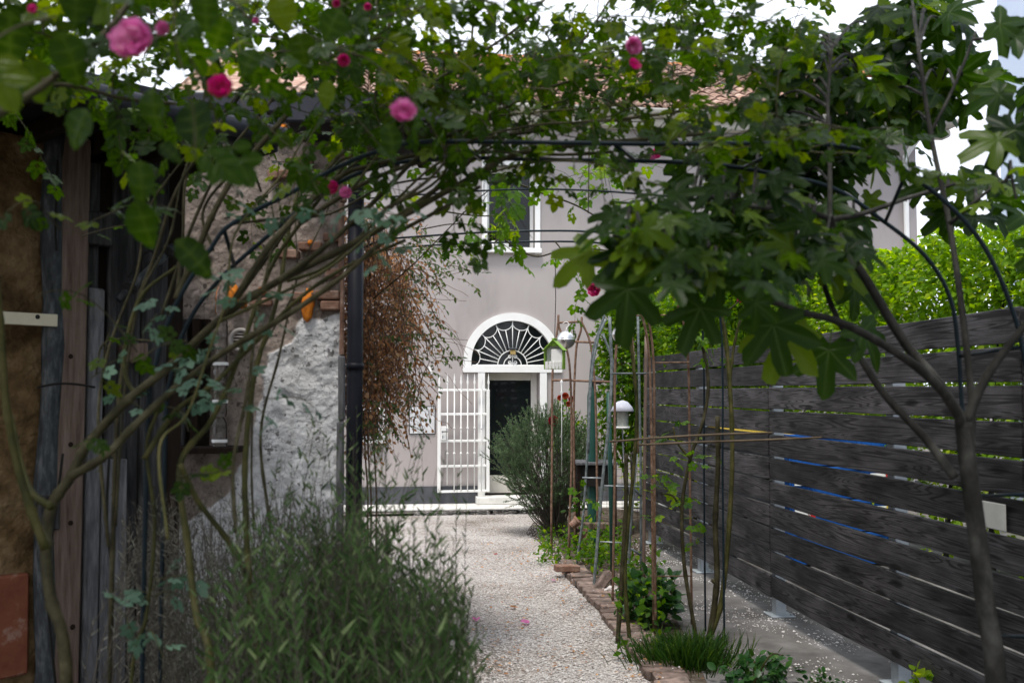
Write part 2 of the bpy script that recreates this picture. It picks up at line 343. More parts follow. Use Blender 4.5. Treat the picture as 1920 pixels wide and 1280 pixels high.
M_bark_fig = pmat('fig_bark', [(.010, .0098, .009), (.028, .0270, .0245), (.072, .070, .064)], 13, .85, .25, 40, stretch=(1, 1, .6))
M_cane = pmat('rose_cane', [(.016, .014, .008), (.042, .037, .018), (.085, .076, .045)], 12, .6, .15, 60, rnd=.15)
M_caneg = pmat('green_cane', [(.018, .019, .007), (.046, .045, .014), (.085, .074, .028)], 10, .55, .12, 60, rnd=.15)
M_vine = pmat('dry_vine', [(.07, .042, .028), (.16, .10, .068), (.27, .19, .14)], 18, .9, .1)
M_twig = pmat('dry_twig', [(.045, .038, .03), (.10, .088, .072)], 20, .9, .1)
M_bamboo = pmat('bamboo_stick', [(.06, .045, .03), (.13, .098, .065)], 12, .75, .1)
M_roseleaf = leafmat('rose_leaf', (.006, .019, .0015), (.016, .044, .002), (.088, .132, .004), .5, .34, .17, veinc=(.075, .12, .02))
M_figleaf = leafmat('fig_leaf', (.005, .017, .003), (.014, .040, .003), (.090, .150, .005), .5, .36, .17, veinc=(.13, .20, .06))
M_hedge = leafmat('hedge_leaf', (.045, .105, .008), (.14, .25, .010), (.30, .37, .018), .5, .5, .2)
M_hedged = leafmat('wild_shrub_leaf', (.016, .050, .004), (.050, .120, .005), (.14, .22, .008), .45, .42, .15)
M_rosemary = leafmat('rosemary_needle', (.036, .072, .030), (.078, .135, .060), (.165, .22, .115), .15, .6, .12)
M_lav = leafmat('lavender_leaf', (.018, .042, .012), (.048, .092, .028), (.16, .21, .095), .24, .6, .12)
M_grey_leaf = leafmat('blue_green_leaf', (.05, .105, .075), (.075, .14, .095), (.11, .19, .13), .2, .5, .3)
M_shrub = leafmat('glossy_shrub_leaf', (.010, .042, .010), (.024, .078, .016), (.05, .115, .014), .25, .35, .25)
M_grass = leafmat('grass_blade', (.008, .026, .004), (.018, .052, .006), (.06, .10, .012), .3, .5, .15)
M_ivyg = leafmat('ivy_leaf', (.022, .050, .012), (.050, .090, .018), (.10, .14, .03), .3, .45, .4)
M_ivyd = leafmat('dead_leaf', (.16, .078, .036), (.34, .19, .09), (.48, .32, .18), .35, .8, .15)
M_petal = leafmat('pink_petal', (.36, .06, .18), (.47, .13, .29), (.58, .30, .43), .3, .5, .3)
M_petalh = leafmat('magenta_petal', (.30, .010, .075), (.42, .025, .13), (.52, .09, .24), .3, .5, .3)
M_petalr = leafmat('crimson_petal', (.12, .006, .008), (.20, .010, .012), (.30, .02, .02), .25, .5, .3)
M_orangef = leafmat('russet_petal', (.22, .035, .015), (.32, .06, .02), (.38, .10, .03), .25, .6, .3)
M_blue = pmat('blue_plastic', [(.010, .065, .26), (.014, .10, .36)], 6, .45, .03, rnd=.1)
M_yellow = pmat('yellow_plastic', [(.62, .44, .06), (.72, .54, .10)], 6, .5, .03)
M_greyc = flat('dark_grey_crate', (.03, .032, .036), .5)
M_red = flat('red_print', (.5, .02, .02), .5)
M_bluewall = pmat('pale_blue_render', [(.55, .63, .78), (.60, .68, .82)], 2, .85, .06, 90)
M_steel = pmat('steel', [(.55, .54, .53), (.72, .71, .70)], 9, .28, .03, metal=.9)
M_lime = flat('lime_plastic', (.20, .36, .035), .45)
M_clear = None
def clearmat():
    m, t, b = nodes('clear_plastic'); b.inputs['Transmission Weight'].default_value = 1; b.inputs['Roughness'].default_value = .06; b.inputs['IOR'].default_value = 1.3
    b.inputs['Base Color'].default_value = (.93, .95, .97, 1); return m
M_clear = clearmat()

# ------------------------------------------------------------------ ground
def sheet(name, pts, mat, z, kind='structure'):
    mb = MB(); mb.add([(x, y, z) for x, y in pts], [tuple(range(len(pts)))]); o = mb.build(name, mat); return tag(o, kind=kind)
sheet('ground', [(-250, -60), (250, -60), (250, 700), (-250, 700)], M_earth, -.012)
EDGE_PX = [(1262, 1340), (1222, 1280), (1180, 1222), (1135, 1160), (1095, 1115), (1062, 1082), (1050, 1062)]
EDGE = [G(x, y) for x, y in EDGE_PX]
edge_curve = catmull(EDGE, 8)
right = [(p.x, p.y) for p in edge_curve]
bed_in = [G(1010, 1015), G(985, 1000), G(1000, 978), G(1060, 962), G(1130, 950)]
sheet('gravel_path', [(-2.4, 3.0), (.55, 2.4), (right[0][0] - .02, 4.2)] + right + [(p.x, p.y) for p in bed_in] + [(2.6, 14.75), (-3.6, 14.0), (-3.2, 9)], M_gravel, -.004)
conc_l = [G(1330, 1290), G(1290, 1200), G(1245, 1120), G(1222, 1040), G(1215, 985)]
sheet('garden_bed_soil', [(right[0][0], 3.6)] + right + [(p.x, p.y) for p in bed_in] + [(2.3, 14.2), (2.4, 12.5)] + [(p.x + .05, p.y) for p in conc_l[::-1]] + [(1.9, 3.6)], M_soil, .0)
sheet('concrete_yard', [(1.55, 2.0), (conc_l[0].x, conc_l[0].y)] + [(p.x, p.y) for p in conc_l[1:]] + [(2.0, 13.2), (6.2, 13.2), (9, 2.0)], M_concrete, .004)
sheet('left_bed_soil', [(-4, 1.0), (-.35, 1.0), (-.30, 3.2), (-.42, 5.2), (-.75, 6.6), (-1.2, 9.4), (-4, 9.4)], M_soil, .005)

# loose stones on the gravel path: one mass nobody could count
def octs(P, s, mat, name, sq=.6):
    n = len(P); T = np.array([[1, 0, 0], [-1, 0, 0], [0, 1, 0], [0, -1, 0], [0, 0, 1], [0, 0, -1]], float)
    F = np.array([[0, 2, 4], [2, 1, 4], [1, 3, 4], [3, 0, 4], [2, 0, 5], [1, 2, 5], [3, 1, 5], [0, 3, 5]])
    V = T[None] * rng.uniform(.55, 1.25, (n, 6, 1)) * s[:, None, None]; V[:, :, 2] *= sq
    a = rng.uniform(0, 6.28, n); c, q = np.cos(a)[:, None], np.sin(a)[:, None]
    V = np.stack([V[:, :, 0] * c - V[:, :, 1] * q, V[:, :, 0] * q + V[:, :, 1] * c, V[:, :, 2]], 2) + P[:, None, :]
    return trimesh(name, V.reshape(-1, 3), (F[None] + 6 * np.arange(n)[:, None, None]).reshape(-1, 3), mat, smooth=False)
def xedge(y):
    for a, b in zip(edge_curve, edge_curve[1:]):
        if a.y <= y <= b.y: return lerp(a.x, b.x, (y - a.y) / (b.y - a.y + 1e-9))
    return edge_curve[0].x if y < edge_curve[0].y else .55
n = 42000
yy = 1 / rng.uniform(1 / 15.2, 1 / 4.9, n); xx = rng.uniform(-1.5, 1.7, n); lim = np.array([xedge(y) for y in yy]); k = (xx < lim - .01 + .22 * (rng.random(n) < .05)) & (xx > -.55 - .06 * yy)
Pg = np.stack([xx[k], yy[k], np.where(xx[k] > lim[k], .052, .002)], 1)
tag(link(bpy.data.objects.new('gravel', octs(Pg, rng.uniform(.004, .0105, len(Pg)), M_stone, 'gravel'))), kind='stuff')
n = 5200
yy = rng.uniform(5.2, 12, n); fx = 2.99 - .1214 * yy; xx = fx - rng.beta(1.2, 2.2, n) * 1.25 + .25; k = (xx > [max(xedge(v) + .35, 1.02) for v in yy]) & np.array([noise.fractal(Vector((p * 1.9, q * 1.3, 3)), .9, 2, 4) > random.uniform(-.25, .35) for p, q in zip(xx, yy)])
Pg = np.stack([xx[k], yy[k], np.full(k.sum(), .008)], 1)
tag(link(bpy.data.objects.new('scattered_gravel', octs(Pg, rng.uniform(.004, .011, len(Pg)) * rng.choice([.6, 1, 1.5], len(Pg), p=[.5, .4, .1]), M_stone, 'scattered_gravel'))), kind='stuff')

# ------------------------------------------------------------------ the house at the end of the path
YAW = R(7.5)
HO = Vector((0, 15.7, 0)); Hu = Vector((math.cos(YAW), math.sin(YAW), 0)); Hn = Vector((math.sin(YAW), -math.cos(YAW), 0))
HM = Matrix(((Hu.x, -Hn.x, 0, HO.x), (Hu.y, -Hn.y, 0, HO.y), (0, 0, 1, 0), (0, 0, 0, 1))); HI = HM.inverted()
def hl(px, py, off=0.0):
    w = HI @ onplane(px, py, HO + Hn * off, Hn); return w.x, w.z
def hx(px, off=0.0): return hl(px, 735, off)[0]
def hz(py, px=960, off=0.0): return hl(px, py, off)[1]
house = thing('town_house', 'two-storey taupe rendered house with white arched doorway at the end of the gravel path', 'house', HO)
xl, xr, zt = -5.2, hx(1726), 6.08
acx, acz = hx(961), hz(679); Ro, Ri = .78, .655; zb = hz(686)
dx0, dx1, dz1 = hx(909), hx(1012), hz(698)
wx0, wx1, wz0, wz1 = hx(913), hx(1003), hz(466), hz(311)
sx0, sx1, sz0, sz1 = hx(672), hx(716), hz(823), hz(770)
ops = [(dx0, dx1, 0, dz1), (acx - .72, acx + .72, zb - .06, acz + .72), (wx0, wx1, wz0, wz1), (sx0, sx1, sz0, sz1)]
xs = sorted({xl, xr} | {v for o in ops for v in o[:2]}); zs = sorted({0.0, zt} | {v for o in ops for v in o[2:]})
mb = MB()
for a, b in zip(xs, xs[1:]):
    for c, d in zip(zs, zs[1:]):
        mx_, mz_ = (a + b) / 2, (c + d) / 2
        if not any(o[0] < mx_ < o[1] and o[2] < mz_ < o[3] for o in ops): mb.quad((a, 0, c), (b, 0, c), (b, 0, d), (a, 0, d))
N = 32; bx = ops[1]
for i in range(N):
    q = []
    for j in (i, i + 1):
        t = math.pi * j / N; c, s = math.cos(t), math.sin(t); sc = .72 / max(abs(c), abs(s)); q.append(((acx + .70 * c, 0, acz + .70 * s), (acx + sc * c, 0, acz + sc * s)))
    mb.quad(q[0][0], q[0][1], q[1][1], q[1][0])
for (a, b, c, d) in (ops[0], ops[2], ops[3]):
    D = .34
    mb.quad((a, 0, c), (a, D, c), (a, D, d), (a, 0, d)); mb.quad((b, 0, c), (b, 0, d), (b, D, d), (b, D, c)); mb.quad((a, 0, d), (a, D, d), (b, D, d), (b, 0, d)); mb.quad((a, 0, c), (b, 0, c), (b, D, c), (a, D, c))
mb.quad((xr, 0, 0), (xr, 7, 0), (xr, 7, zt), (xr, 0, zt)); mb.quad((xl, 0, 0), (xl, 0, zt), (xl, 7, zt), (xl, 7, 0)); mb.quad((xl, 7, 0), (xl, 7, zt), (xr, 7, zt), (xr, 7, 0))
mb.build('wall', M_render, house, HM)
mb = MB()
for a, b in ((xl, hx(895)), (hx(1027), xr)): mb.box(((a + b) / 2, -.012, .16), (b - a, .03, .27))
mb.build('plinth', M_plinth, house, HM)
MB().cbox((hx(880), -.36, .012), (7.6, .70, .03), .008).build('pavement_strip', M_pave, house, HM)
MB().cbox(((dx0 + dx1) / 2, -.10, .085), (dx1 - dx0 + .30, .34, .11), .01).build('door_step', M_pave, house, HM)
# surround: stilted arch ring, lintel band and two pilasters
mb = MB(); prof = []
pts = [(acx + 1, None)] ; ring = []
path = [(1, 0, zb)] + [(math.cos(math.pi * i / 40), math.sin(math.pi * i / 40), None) for i in range(41)] + [(-1, 0, zb)]
for c, s, zz in path:
    base = (acx, acz) if zz is None else (acx, zz)
    for r_, y_ in ((Ri, .12), (Ri, -.04), (Ro, -.04), (Ro, .01)):
        ring.append((base[0] + r_ * c, y_, base[1] + r_ * s))
m_ = len(path)
mb.add(ring, [(i * 4 + k, i * 4 + k + 1, i * 4 + 5 + k, i * 4 + 4 + k) for i in range(m_ - 1) for k in range(3)])
mb.box((acx, .03, (zb + dz1) / 2), (Ro * 2 + .02, .15, zb - dz1), None)
mb.build('arch_surround', M_white, house, HM)
for a, b in ((hx(896), dx0), (dx1, hx(1025))): MB().cbox(((a + b) / 2, -.015, dz1 / 2), (b - a, .05, dz1 - .002), .004).build('door_jamb', M_white, house, HM)
fan = MB(); cpt = [(acx + Ri * math.cos(math.pi * i / 32), .07, acz + Ri * math.sin(math.pi * i / 32)) for i in range(33)]
fan.add([(acx - Ri, .07, zb)] + [(acx + Ri, .07, zb)] + cpt, [tuple([0, 1] + list(range(2, 35)))])
fanl = fan.build('fanlight', M_glass, house, HM)
fc = zb + .01; Rr = Ri - .012
def fp(r, t): return Vector((acx + r * math.cos(t), .0, fc + r * math.sin(t)))
def rim(t):   # distance from the low centre to the arch at angle t
    s = acz - fc; return s * math.sin(t) + math.sqrt(max(0, Rr * Rr - (s * math.cos(t)) ** 2))
def bar(pts, r=.0085): MB().tube(pts, r, 6).build('bar', M_white, fanl, HM, True)
for k in range(9):
    t = math.pi * k / 8
    if 0 < k < 8: bar([fp(.235, t), fp(rim(t), t)])
    if k < 8:
        t2 = t + math.pi / 16; a, b = fp(rim(t) - .004, t), fp(rim(t + math.pi / 8) - .004, t + math.pi / 8); low = fp(rim(t2) - .125, t2)
        c0 = fp(rim(t2) - .01, t2); wv = (b - a) / 2; dv = low - (a + b) / 2
        bar([(a + b) / 2 - wv * math.cos(math.pi * j / 12) + dv * math.sin(math.pi * j / 12) for j in range(13)], .0075)
        bar([fp(.235, t2), fp(rim(t2) - .125, t2)], .007)
bar([fp(.235, math.pi * i / 20) for i in range(21)], .009); bar([fp(.14, math.pi * i / 16) for i in range(17)], .008)
bar([fp(Rr, 0), fp(-Rr, 0)], .012); bar([fp(0, 0), fp(.235, math.pi / 2)], .009)
for sx in (-1, 1):
    for zc, s2 in ((.045, 1), (.135, -1)):
        bar([(acx + sx * (.042 + (.034 - .026 * j / 16) * math.cos(s2 * (math.pi + j * .62))), -.004, fc + zc + (.034 - .026 * j / 16) * math.sin(s2 * (math.pi + j * .62))) for j in range(17)], .0065)
lamp = thing('wall_lamp', 'small brass wall lamp above the door in the middle of the fanlight', 'lamp', HM @ Vector((acx, -.05, fc + .21)))
MB().cbox((acx, -.055, fc + .205), (.085, .06, .07), .01).build('lamp_body', pmat('brass', [(.42, .29, .10), (.55, .40, .17)], 8, .4, metal=.3), lamp, HM)
MB().cbox((acx, -.055, fc + .262), (.13, .10, .022), .006).build('lamp_cap', M_plinth, lamp, HM); MB().tube([(acx, -.03, fc + .25), (acx, .06, fc + .25)], .009, 6).build('bracket', M_plinth, lamp, HM)
door = MB(); gx0, gx1, gz0, gz1 = hx(917, -.3), hx(995, -.3), hz(890, 960, -.3), hz(713, 960, -.3)
dz0 = .15
for c, s in (((gx0 + dx0) / 2, gx0 - dx0), ((gx1 + dx1) / 2, dx1 - gx1)): door.cbox((c, .30, (dz0 + dz1) / 2), (s - .004, .07, dz1 - dz0), .006)
door.cbox(((gx0 + gx1) / 2, .302, (gz1 + dz1) / 2), (gx1 - gx0, .066, dz1 - gz1 - .004), .006); door.cbox(((gx0 + gx1) / 2, .302, (gz0 + dz0) / 2), (gx1 - gx0, .066, gz0 - dz0), .006)
door = door.build('door', M_cream, house, HM)
MB().box(((gx0 + gx1) / 2, .315, (gz0 + gz1) / 2), (gx1 - gx0, .02, gz1 - gz0)).build('pane', M_glass, door, HM)
MB().cbox((gx1 + .035, .255, 1.0), (.022, .03, .16), .006).build('handle', M_steel, door, HM)
MB().box(((gx0 + gx1) / 2, .27, gz0 - .06), (gx1 - gx0 - .04, .012, .012)).build('trim', M_white, door, HM)
# upper window
def window(rect, fw, sill, blind, frame_mat=M_white):
    a, b, c, d = rect; w = MB(); t = .11
    for q, s in ((((a - fw / 2), -.012, (c + d) / 2), (fw, .06, d - c + fw * 2)), (((b + fw / 2), -.012, (c + d) / 2), (fw, .06, d - c + fw * 2)), (((a + b) / 2, -.012, d + fw / 2), (b - a, .058, fw))): w.cbox(q, s, .004)
    w = w.build('window', frame_mat, house, HM); w2 = MB()
    ins = .05
    for q, s in (((a + ins / 2, .20, (c + d) / 2), (ins, .06, d - c)), ((b - ins / 2, .20, (c + d) / 2), (ins, .06, d - c)), (((a + b) / 2, .20, d - ins / 2), (b - a - 2 * ins, .06, ins)), (((a + b) / 2, .20, c + ins / 2), (b - a - 2 * ins, .06, ins))): w2.box(q, s)
    w2.build('frame', M_white, w, HM)
    MB().box(((a + b) / 2, .225, (c + d) / 2), (b - a - .04, .015, d - c - .04)).build('pane', M_glass, w, HM)
    MB().cbox(((a + b) / 2, -.05 + .09, c - sill / 2), (b - a + fw * 2 + .03, .27, sill), .006).build('sill', M_white, w, HM)
    if blind: MB().cbox(((a + b) / 2, .17, d - .05), (b - a - .02, .03, .10), .006).build('blind', M_cream, w, HM)
    return w
window((wx0, wx1, wz0, wz1), .085, .075, True); window((sx0, sx1, sz0, sz1), .05, .05, False)
# roof: under-slab, eave, gutter, clay tiles one by one
ye, ze, yr, zr = -.42, 6.20, 3.75, 8.32
sl_len = math.hypot(yr - ye, zr - ze); pit = math.atan2(zr - ze, yr - ye)
rf = MB(); rf.add([(xl, ye, ze - .03), (xr + .5, ye, ze - .03), (xr + .5, yr, zr - .03), (xl, yr, zr - .03), (xl, yr + 4, ze - .03), (xr + .5, yr + 4, ze - .03)], [(0, 1, 2, 3), (3, 2, 5, 4)])
roof = rf.build('roof', M_tile, house, HM)
cn = MB(); cn.cbox(((xl + xr + .5) / 2, -.13, 6.06), (xr - xl + .5, .27, .13), .03); cn.cbox(((xl + xr + .5) / 2, -.24, 6.155), (xr - xl + .5, .48, .05), .01); cn.build('cornice', M_cornice, house, HM)
gt = MB(); L_ = xr + .62 - xl
gt.add([(x, ye - .06 + .075 * math.cos(a), 6.21 + .075 * math.sin(a)) for x in (xl, xr + .62) for a in [math.pi + math.pi * i / 10 for i in range(11)]], [(i, i + 1, 12 + i, 11 + i) for i in range(10)])
gt.build('gutter', M_cornice, house, HM)
dpx = hx(1702); MB().tube(catmull([(dpx + .12, -.40, 6.12), (dpx + .13, -.36, 6.0), (dpx + .02, -.10, 5.72), (dpx, -.07, 5.55), (dpx, -.07, 4.5), (dpx, -.07, .1)], 6), .045, 10).build('downpipe', M_white, house, HM, True)
def tile_mesh(mat, w=.105, l=.44):
    b = MB(); v = []
    for y, r_ in ((0, w), (l, w * .82)):
        for i in range(7):
            a = math.pi * i / 6; v.append((r_ * math.cos(a), y, r_ * .8 * math.sin(a)))
        for i in range(7):
            a = math.pi * i / 6; v.append(((r_ - .016) * math.cos(a), y, (r_ * .8 - .016) * math.sin(a)))
    f = [(i, i + 1, 15 + i, 14 + i) for i in range(6)] + [(i, 7 + i, 8 + i, i + 1) for i in range(6)]
    return b.add(v, f)
tm = tile_mesh(M_tile).mesh('roof_tile', M_tile, False)
RX = HM @ Matrix.Translation((0, ye - .03, ze)) @ Matrix.Rotation(pit, 4, 'X'); pos = []
row, pitch_x = .345, .222
for r_ in range(int(sl_len / row) + 1):
    for c in range(int((xr + .45 + 2.6) / pitch_x)):
        pos.append((r_, -2.6 + c * pitch_x))
first = [p for p in pos if p[0] < 7][:300]; rest = [p for p in pos if p not in set(first)]
def tile_M(r_, x): return RX @ Matrix.Translation((x + random.uniform(-.012, .012), r_ * row + random.uniform(-.015, .015), .012 + random.uniform(0, .012))) @ Matrix.Rotation(random.uniform(-.05, .05), 4, 'Z') @ Matrix.Rotation(-.03, 4, 'X')
for p in first: link(bpy.data.objects.new('roof_tile', tm), house, tile_M(*p))
far = MB()
for p in rest:
    M_ = tile_M(*p); q = tile_mesh(M_tile); far.add([M_ @ Vector(a) for a in q.v], q.f)
tag(far.build('upper_roof_tiling', M_tile, house), kind='stuff')
rm = tile_mesh(M_ridge, .13, .46).mesh('ridge_tile', M_ridge)
for i in range(28):
    link(bpy.data.objects.new('ridge_tile', rm), house, HM @ Matrix.Translation((-3.0 + i * .40, yr, zr + .02)) @ Matrix.Rotation(-math.pi / 2, 4, 'Z'))

# gate, meter cabinet, ornament, window pots
gate = thing('iron_gate', 'white iron bar gate with spiked tops standing open left of the door', 'gate', HM @ Vector((hx(917), -.10, 0)))
GM = HM @ Matrix.Translation((hx(917, .1), -.10, 0)) @ Matrix.Rotation(R(4), 4, 'Z')
wg = hx(917, .1) - hx(820, .1); k_ = lambda px: (px - 917) / 97 * wg
gz = lambda py: hz(py, 870, .1)
for px in (823, 915): MB().cbox((k_(px), 0, (gz(730) + gz(922)) / 2), (.048, .04, gz(730) - gz(922)), .004).build('stile', M_white, gate, GM)
for py in (731, 776, 826, 873, 920): MB().cbox(((k_(826) + k_(912)) / 2, .0, gz(py)), (k_(912) - k_(826), .03, .036), .004).build('rail', M_white, gate, GM)
for px in (838, 851, 863.5, 876, 889, 902):
    lo = 908 if px == 838 else 919
    b = MB().tube([(k_(px), -.022, gz(lo)), (k_(px), -.022, gz(728))], .0095, 6)
    for py in (802, 849): b.lathe([(.001, -.024), (.017, -.01), (.017, .01), (.001, .024)], 8, Matrix.Translation((k_(px), -.022, gz(py))))
    b.build('bar', M_white, gate, GM, True)
for px in (823, 838, 851, 863.5, 876, 889, 902, 916):
    MB().lathe([(.010, gz(730)), (.010, gz(722)), (.019, gz(716)), (.010, gz(711)), (.012, gz(709)), (.001, gz(700))], 8, Matrix.Translation((k_(px), -.022 if px not in (823, 916) else 0, 0))).build('spike', M_white, gate, GM, True)
MB().cbox((k_(831), -.03, gz(811)), (.075, .035, .21), .004).build('lock', M_white, gate, GM)
MB().tube([(k_(828), -.05, gz(808)), (k_(828), -.075, gz(808)), (k_(838), -.075, gz(808))], .009, 6).build('handle', flat('black_metal', (.012, .012, .012), .4), gate, GM)
MB().cbox((k_(829), -.05, gz(818)), (.012, .012, .045), .003).build('keyhole_plate', bpy.data.materials['black_metal'], gate, GM)
mc = thing('meter_cabinet', 'flush pale grey cabinet door on the taupe wall left of the iron gate', 'cabinet', HM @ Vector((hx(792), 0, hz(812))))
MB().cbox((hx(792), -.01, hz(787)), (hx(815) - hx(769), .03, hz(763) - hz(812)), .004).build('door_panel', flat('pale_grey_paint', (.58, .58, .59), .5), mc, HM)
MB().box((hx(792), -.002, hz(787)), (hx(815) - hx(769) + .03, .012, hz(763) - hz(812) + .03)).build('frame', M_plinth, mc, HM)
orn = MB(); oc = Vector((hx(806), -.02, hz(694)))
orn.add([oc + Vector((x * .009, y, z * .011)) for y in (-.012, .012) for x, z in ((-3, 5), (0, 5), (3, -1), (5, -4), (2, -6), (-2, -3))], [(0, 1, 2, 3, 4, 5), (11, 10, 9, 8, 7, 6)] + [(i, (i + 1) % 6, 6 + (i + 1) % 6, 6 + i) for i in range(6)])
tag(orn.build('wall_ornament', M_white, None, HM), 'little white bird-shaped ornament fixed to the taupe wall above the gate', 'ornament')

# ------------------------------------------------------------------ old outbuilding on the left
ob = thing('old_outbuilding', 'old plastered outbuilding with exposed bricks, timber posts and black downpipe along the left', 'outbuilding', (-1.5, 6, 0))
YB = 6.0
def bx_(px, py=735, Y=YB): return P(px, py, Y)
X0, X1, Z1 = -2.75, P(643, 735, YB).x, 3.42
nx, nz = 150, 300
V = []; tone = []
for j in range(nz + 1):
    z = Z1 * j / nz
    for i in range(nx + 1):
        x = lerp(X0, X1, i / nx)
        px, py, _ = proj([(x, YB, z)]); px, py = px[0], py[0]
        w1 = noise.fractal(Vector((x * 5, z * 5, 1.3)), 1, 2, 5) * 14
        left = np.interp(py, [590, 640, 662, 730, 790, 850, 930, 1010], [575, 545, 502, 494, 474, 462, 430, 300])
        t = min(1, max(0, (px + w1 * 1.4 - left) / 5)) * min(1, max(0, (py + w1 - 590) / 5))
        rel = noise.fractal(Vector((x * 4, z * 4, .2)), 1, 2, 6) * .016 + noise.fractal(Vector((x * 16, z * 16, 4.2)), .8, 2, 4) * .006
        rel += .022 * t + max(0, noise.noise(Vector((x * 9, z * 9, 7))) - .35) * -.05
        V.append((x, YB - rel, z)); tone.append(t)
F = []
for j in range(nz):
    for i in range(nx):
        a = j * (nx + 1) + i; F += [(a, a + 1, a + nx + 2), (a, a + nx + 2, a + nx + 1)]
link(bpy.data.objects.new('plaster_wall', trimesh('plaster_wall', V, F, M_wallB, tone)), ob)
e = Vector((X1, YB, 0)); sdv = Vector((X1 * 1.04, YB, 0)).normalized()
MB().add([(X1, YB - .01, 0), (X1, YB - .01, Z1), tuple(e + sdv * 3.4 + Vector((0, 0, Z1))), tuple(e + sdv * 3.4)], [(0, 1, 2, 3)]).build('side_wall', M_ochre, ob)
px_ = lambda p, Y=YB: P(p, 735, Y).x
pz_ = lambda py, Y=YB, px=500: P(px, py, Y).z
# whitish corner strip, broken into uneven lengths
zz = 0.0
while zz < 3.0:
    h = random.uniform(.25, .6); MB().cbox((px_(641.5) + random.uniform(-.006, .006), YB - .045, zz + h / 2), (.034 + random.uniform(-.008, .008), .05, h - .006), .006, jit=.004).build('corner_strip', M_woodl if zz < 1.9 else M_brick, ob); zz += h
for (a, b, c, d) in ((592, 637, 546, 563), (601, 638, 565, 583), (545, 590, 549, 564), (606, 638, 440, 455), (560, 604, 456, 472), (520, 560, 470, 486), (575, 620, 330, 346), (500, 548, 322, 338), (540, 585, 300, 316), (610, 637, 505, 520), (470, 510, 560, 574)):
    x0, x1, z0, z1 = px_(a), px_(b), pz_(d), pz_(c)
    MB().cbox(((x0 + x1) / 2, YB - .028, (z0 + z1) / 2), (x1 - x0, .06, z1 - z0), .008, jit=.004).build('brick', M_brick, ob)
# orange foam squeezed from gaps
def blob(c, r, seed):
    b = MB(); V_ = []; nu, nv = 10, 14
    for i in range(nu + 1):
        for j in range(nv):
            a, h = 2 * math.pi * j / nv, math.pi * i / nu; d = Vector((math.sin(h) * math.cos(a), math.sin(h) * math.sin(a), math.cos(h)))
            k = 1 + .45 * noise.noise(d * 1.9 + Vector((seed, 0, 0))) + .2 * noise.noise(d * 4.5 + Vector((seed, 3, 0)))
            V_.append(Vector(c) + Vector((d.x * r[0], d.y * r[1], d.z * r[2])) * k)
    return b.add(V_, [(i * nv + j, i * nv + (j + 1) % nv, (i + 1) * nv + (j + 1) % nv, (i + 1) * nv + j) for i in range(nu) for j in range(nv)])
for k, (a, b, rx, rz) in enumerate(((578, 572, 12, 28), (438, 556, 11, 22), (491, 546, 9, 8), (457, 572, 6, 7), (532, 242, 8, 10), (582, 456, 6, 6))):
    s = YB / FPX; blob(P(a, b, YB - .04), (rx * s, .035, rz * s), k * 7.7).build('foam_patch', M_foam, ob, None, True)
vc = P(452, 637, YB - .035); vent = MB().lathe([(.048, .0), (.068, .0), (.072, .012), (.066, .022), (.050, .018), (.048, 0)], 28, Matrix.Translation(vc) @ Matrix.Rotation(math.pi / 2, 4, 'X')).build('vent', M_ventp, ob, None, True)
MB().lathe([(.001, -.012), (.05, -.012)], 24, Matrix.Translation(vc) @ Matrix.Rotation(math.pi / 2, 4, 'X')).build('backing', M_dark, vent)
for i in range(5):
    z = (i - 2) * .0185; w = math.sqrt(.05 ** 2 - z * z) * 2; MB().cbox((vc.x, vc.y - .008, vc.z + z), (w, .012, .008), .002).build('slat', M_ventp, vent)
# dark-coloured panel standing in for an unlit opening, with a shelf
x0, x1, z0, z1 = px_(292), px_(396), pz_(834), pz_(600)
MB().box(((x0 + x1) / 2, YB - .05, (z0 + z1) / 2), (x1 - x0, .06, z1 - z0)).build('opening_panel', M_woodd, ob)
sh = P(372, 835, YB - .12); MB().cbox((sh.x, YB - .16, sh.z - .02), (.52, .26, .035), .004).build('shelf', M_woodd, ob)
for i, p in enumerate((300, 330, 352, 376)): MB().cbox((px_(p), YB - .095, (z0 + z1) / 2), (.045, .03, z1 - z0), .004, jit=.004).build('plank', (M_woodg, M_woodd, M_woodg, M_woodd)[i], ob)
# black downpipe in the corner
dpc = P(665, 735, 5.84); rr = 15 / FPX * 5.84
MB().tube([(dpc.x, dpc.y, 3.42), (dpc.x, dpc.y, -.02)], rr, 18).build('downpipe', M_blackpipe, ob, None, True)
for z in (.55, 1.9, 2.75): MB().lathe([(rr + .001, -.02), (rr + .006, -.02), (rr + .006, .02), (rr + .001, .02)], 18, Matrix.Translation((dpc.x, dpc.y, z))).build('pipe_clip', M_blackpipe, ob, None, True)
# porch roof and main eaves
MB().cbox(((px_(652) + px_(866)) / 2 - .15, 6.05, 3.36), (px_(866) - px_(652) + .3, 1.0, .17), .01).build('porch_roof', M_slate, ob)
for i in range(4): MB().cbox((px_(660) + i * .19, 6.02, 3.25), (.07, .94, .06), .006).build('rafter', M_woodd, ob)
MB().cbox((-2.0, 6.35, 3.49), (2.3, .9, .12), .01).build('eave', M_slate, ob)
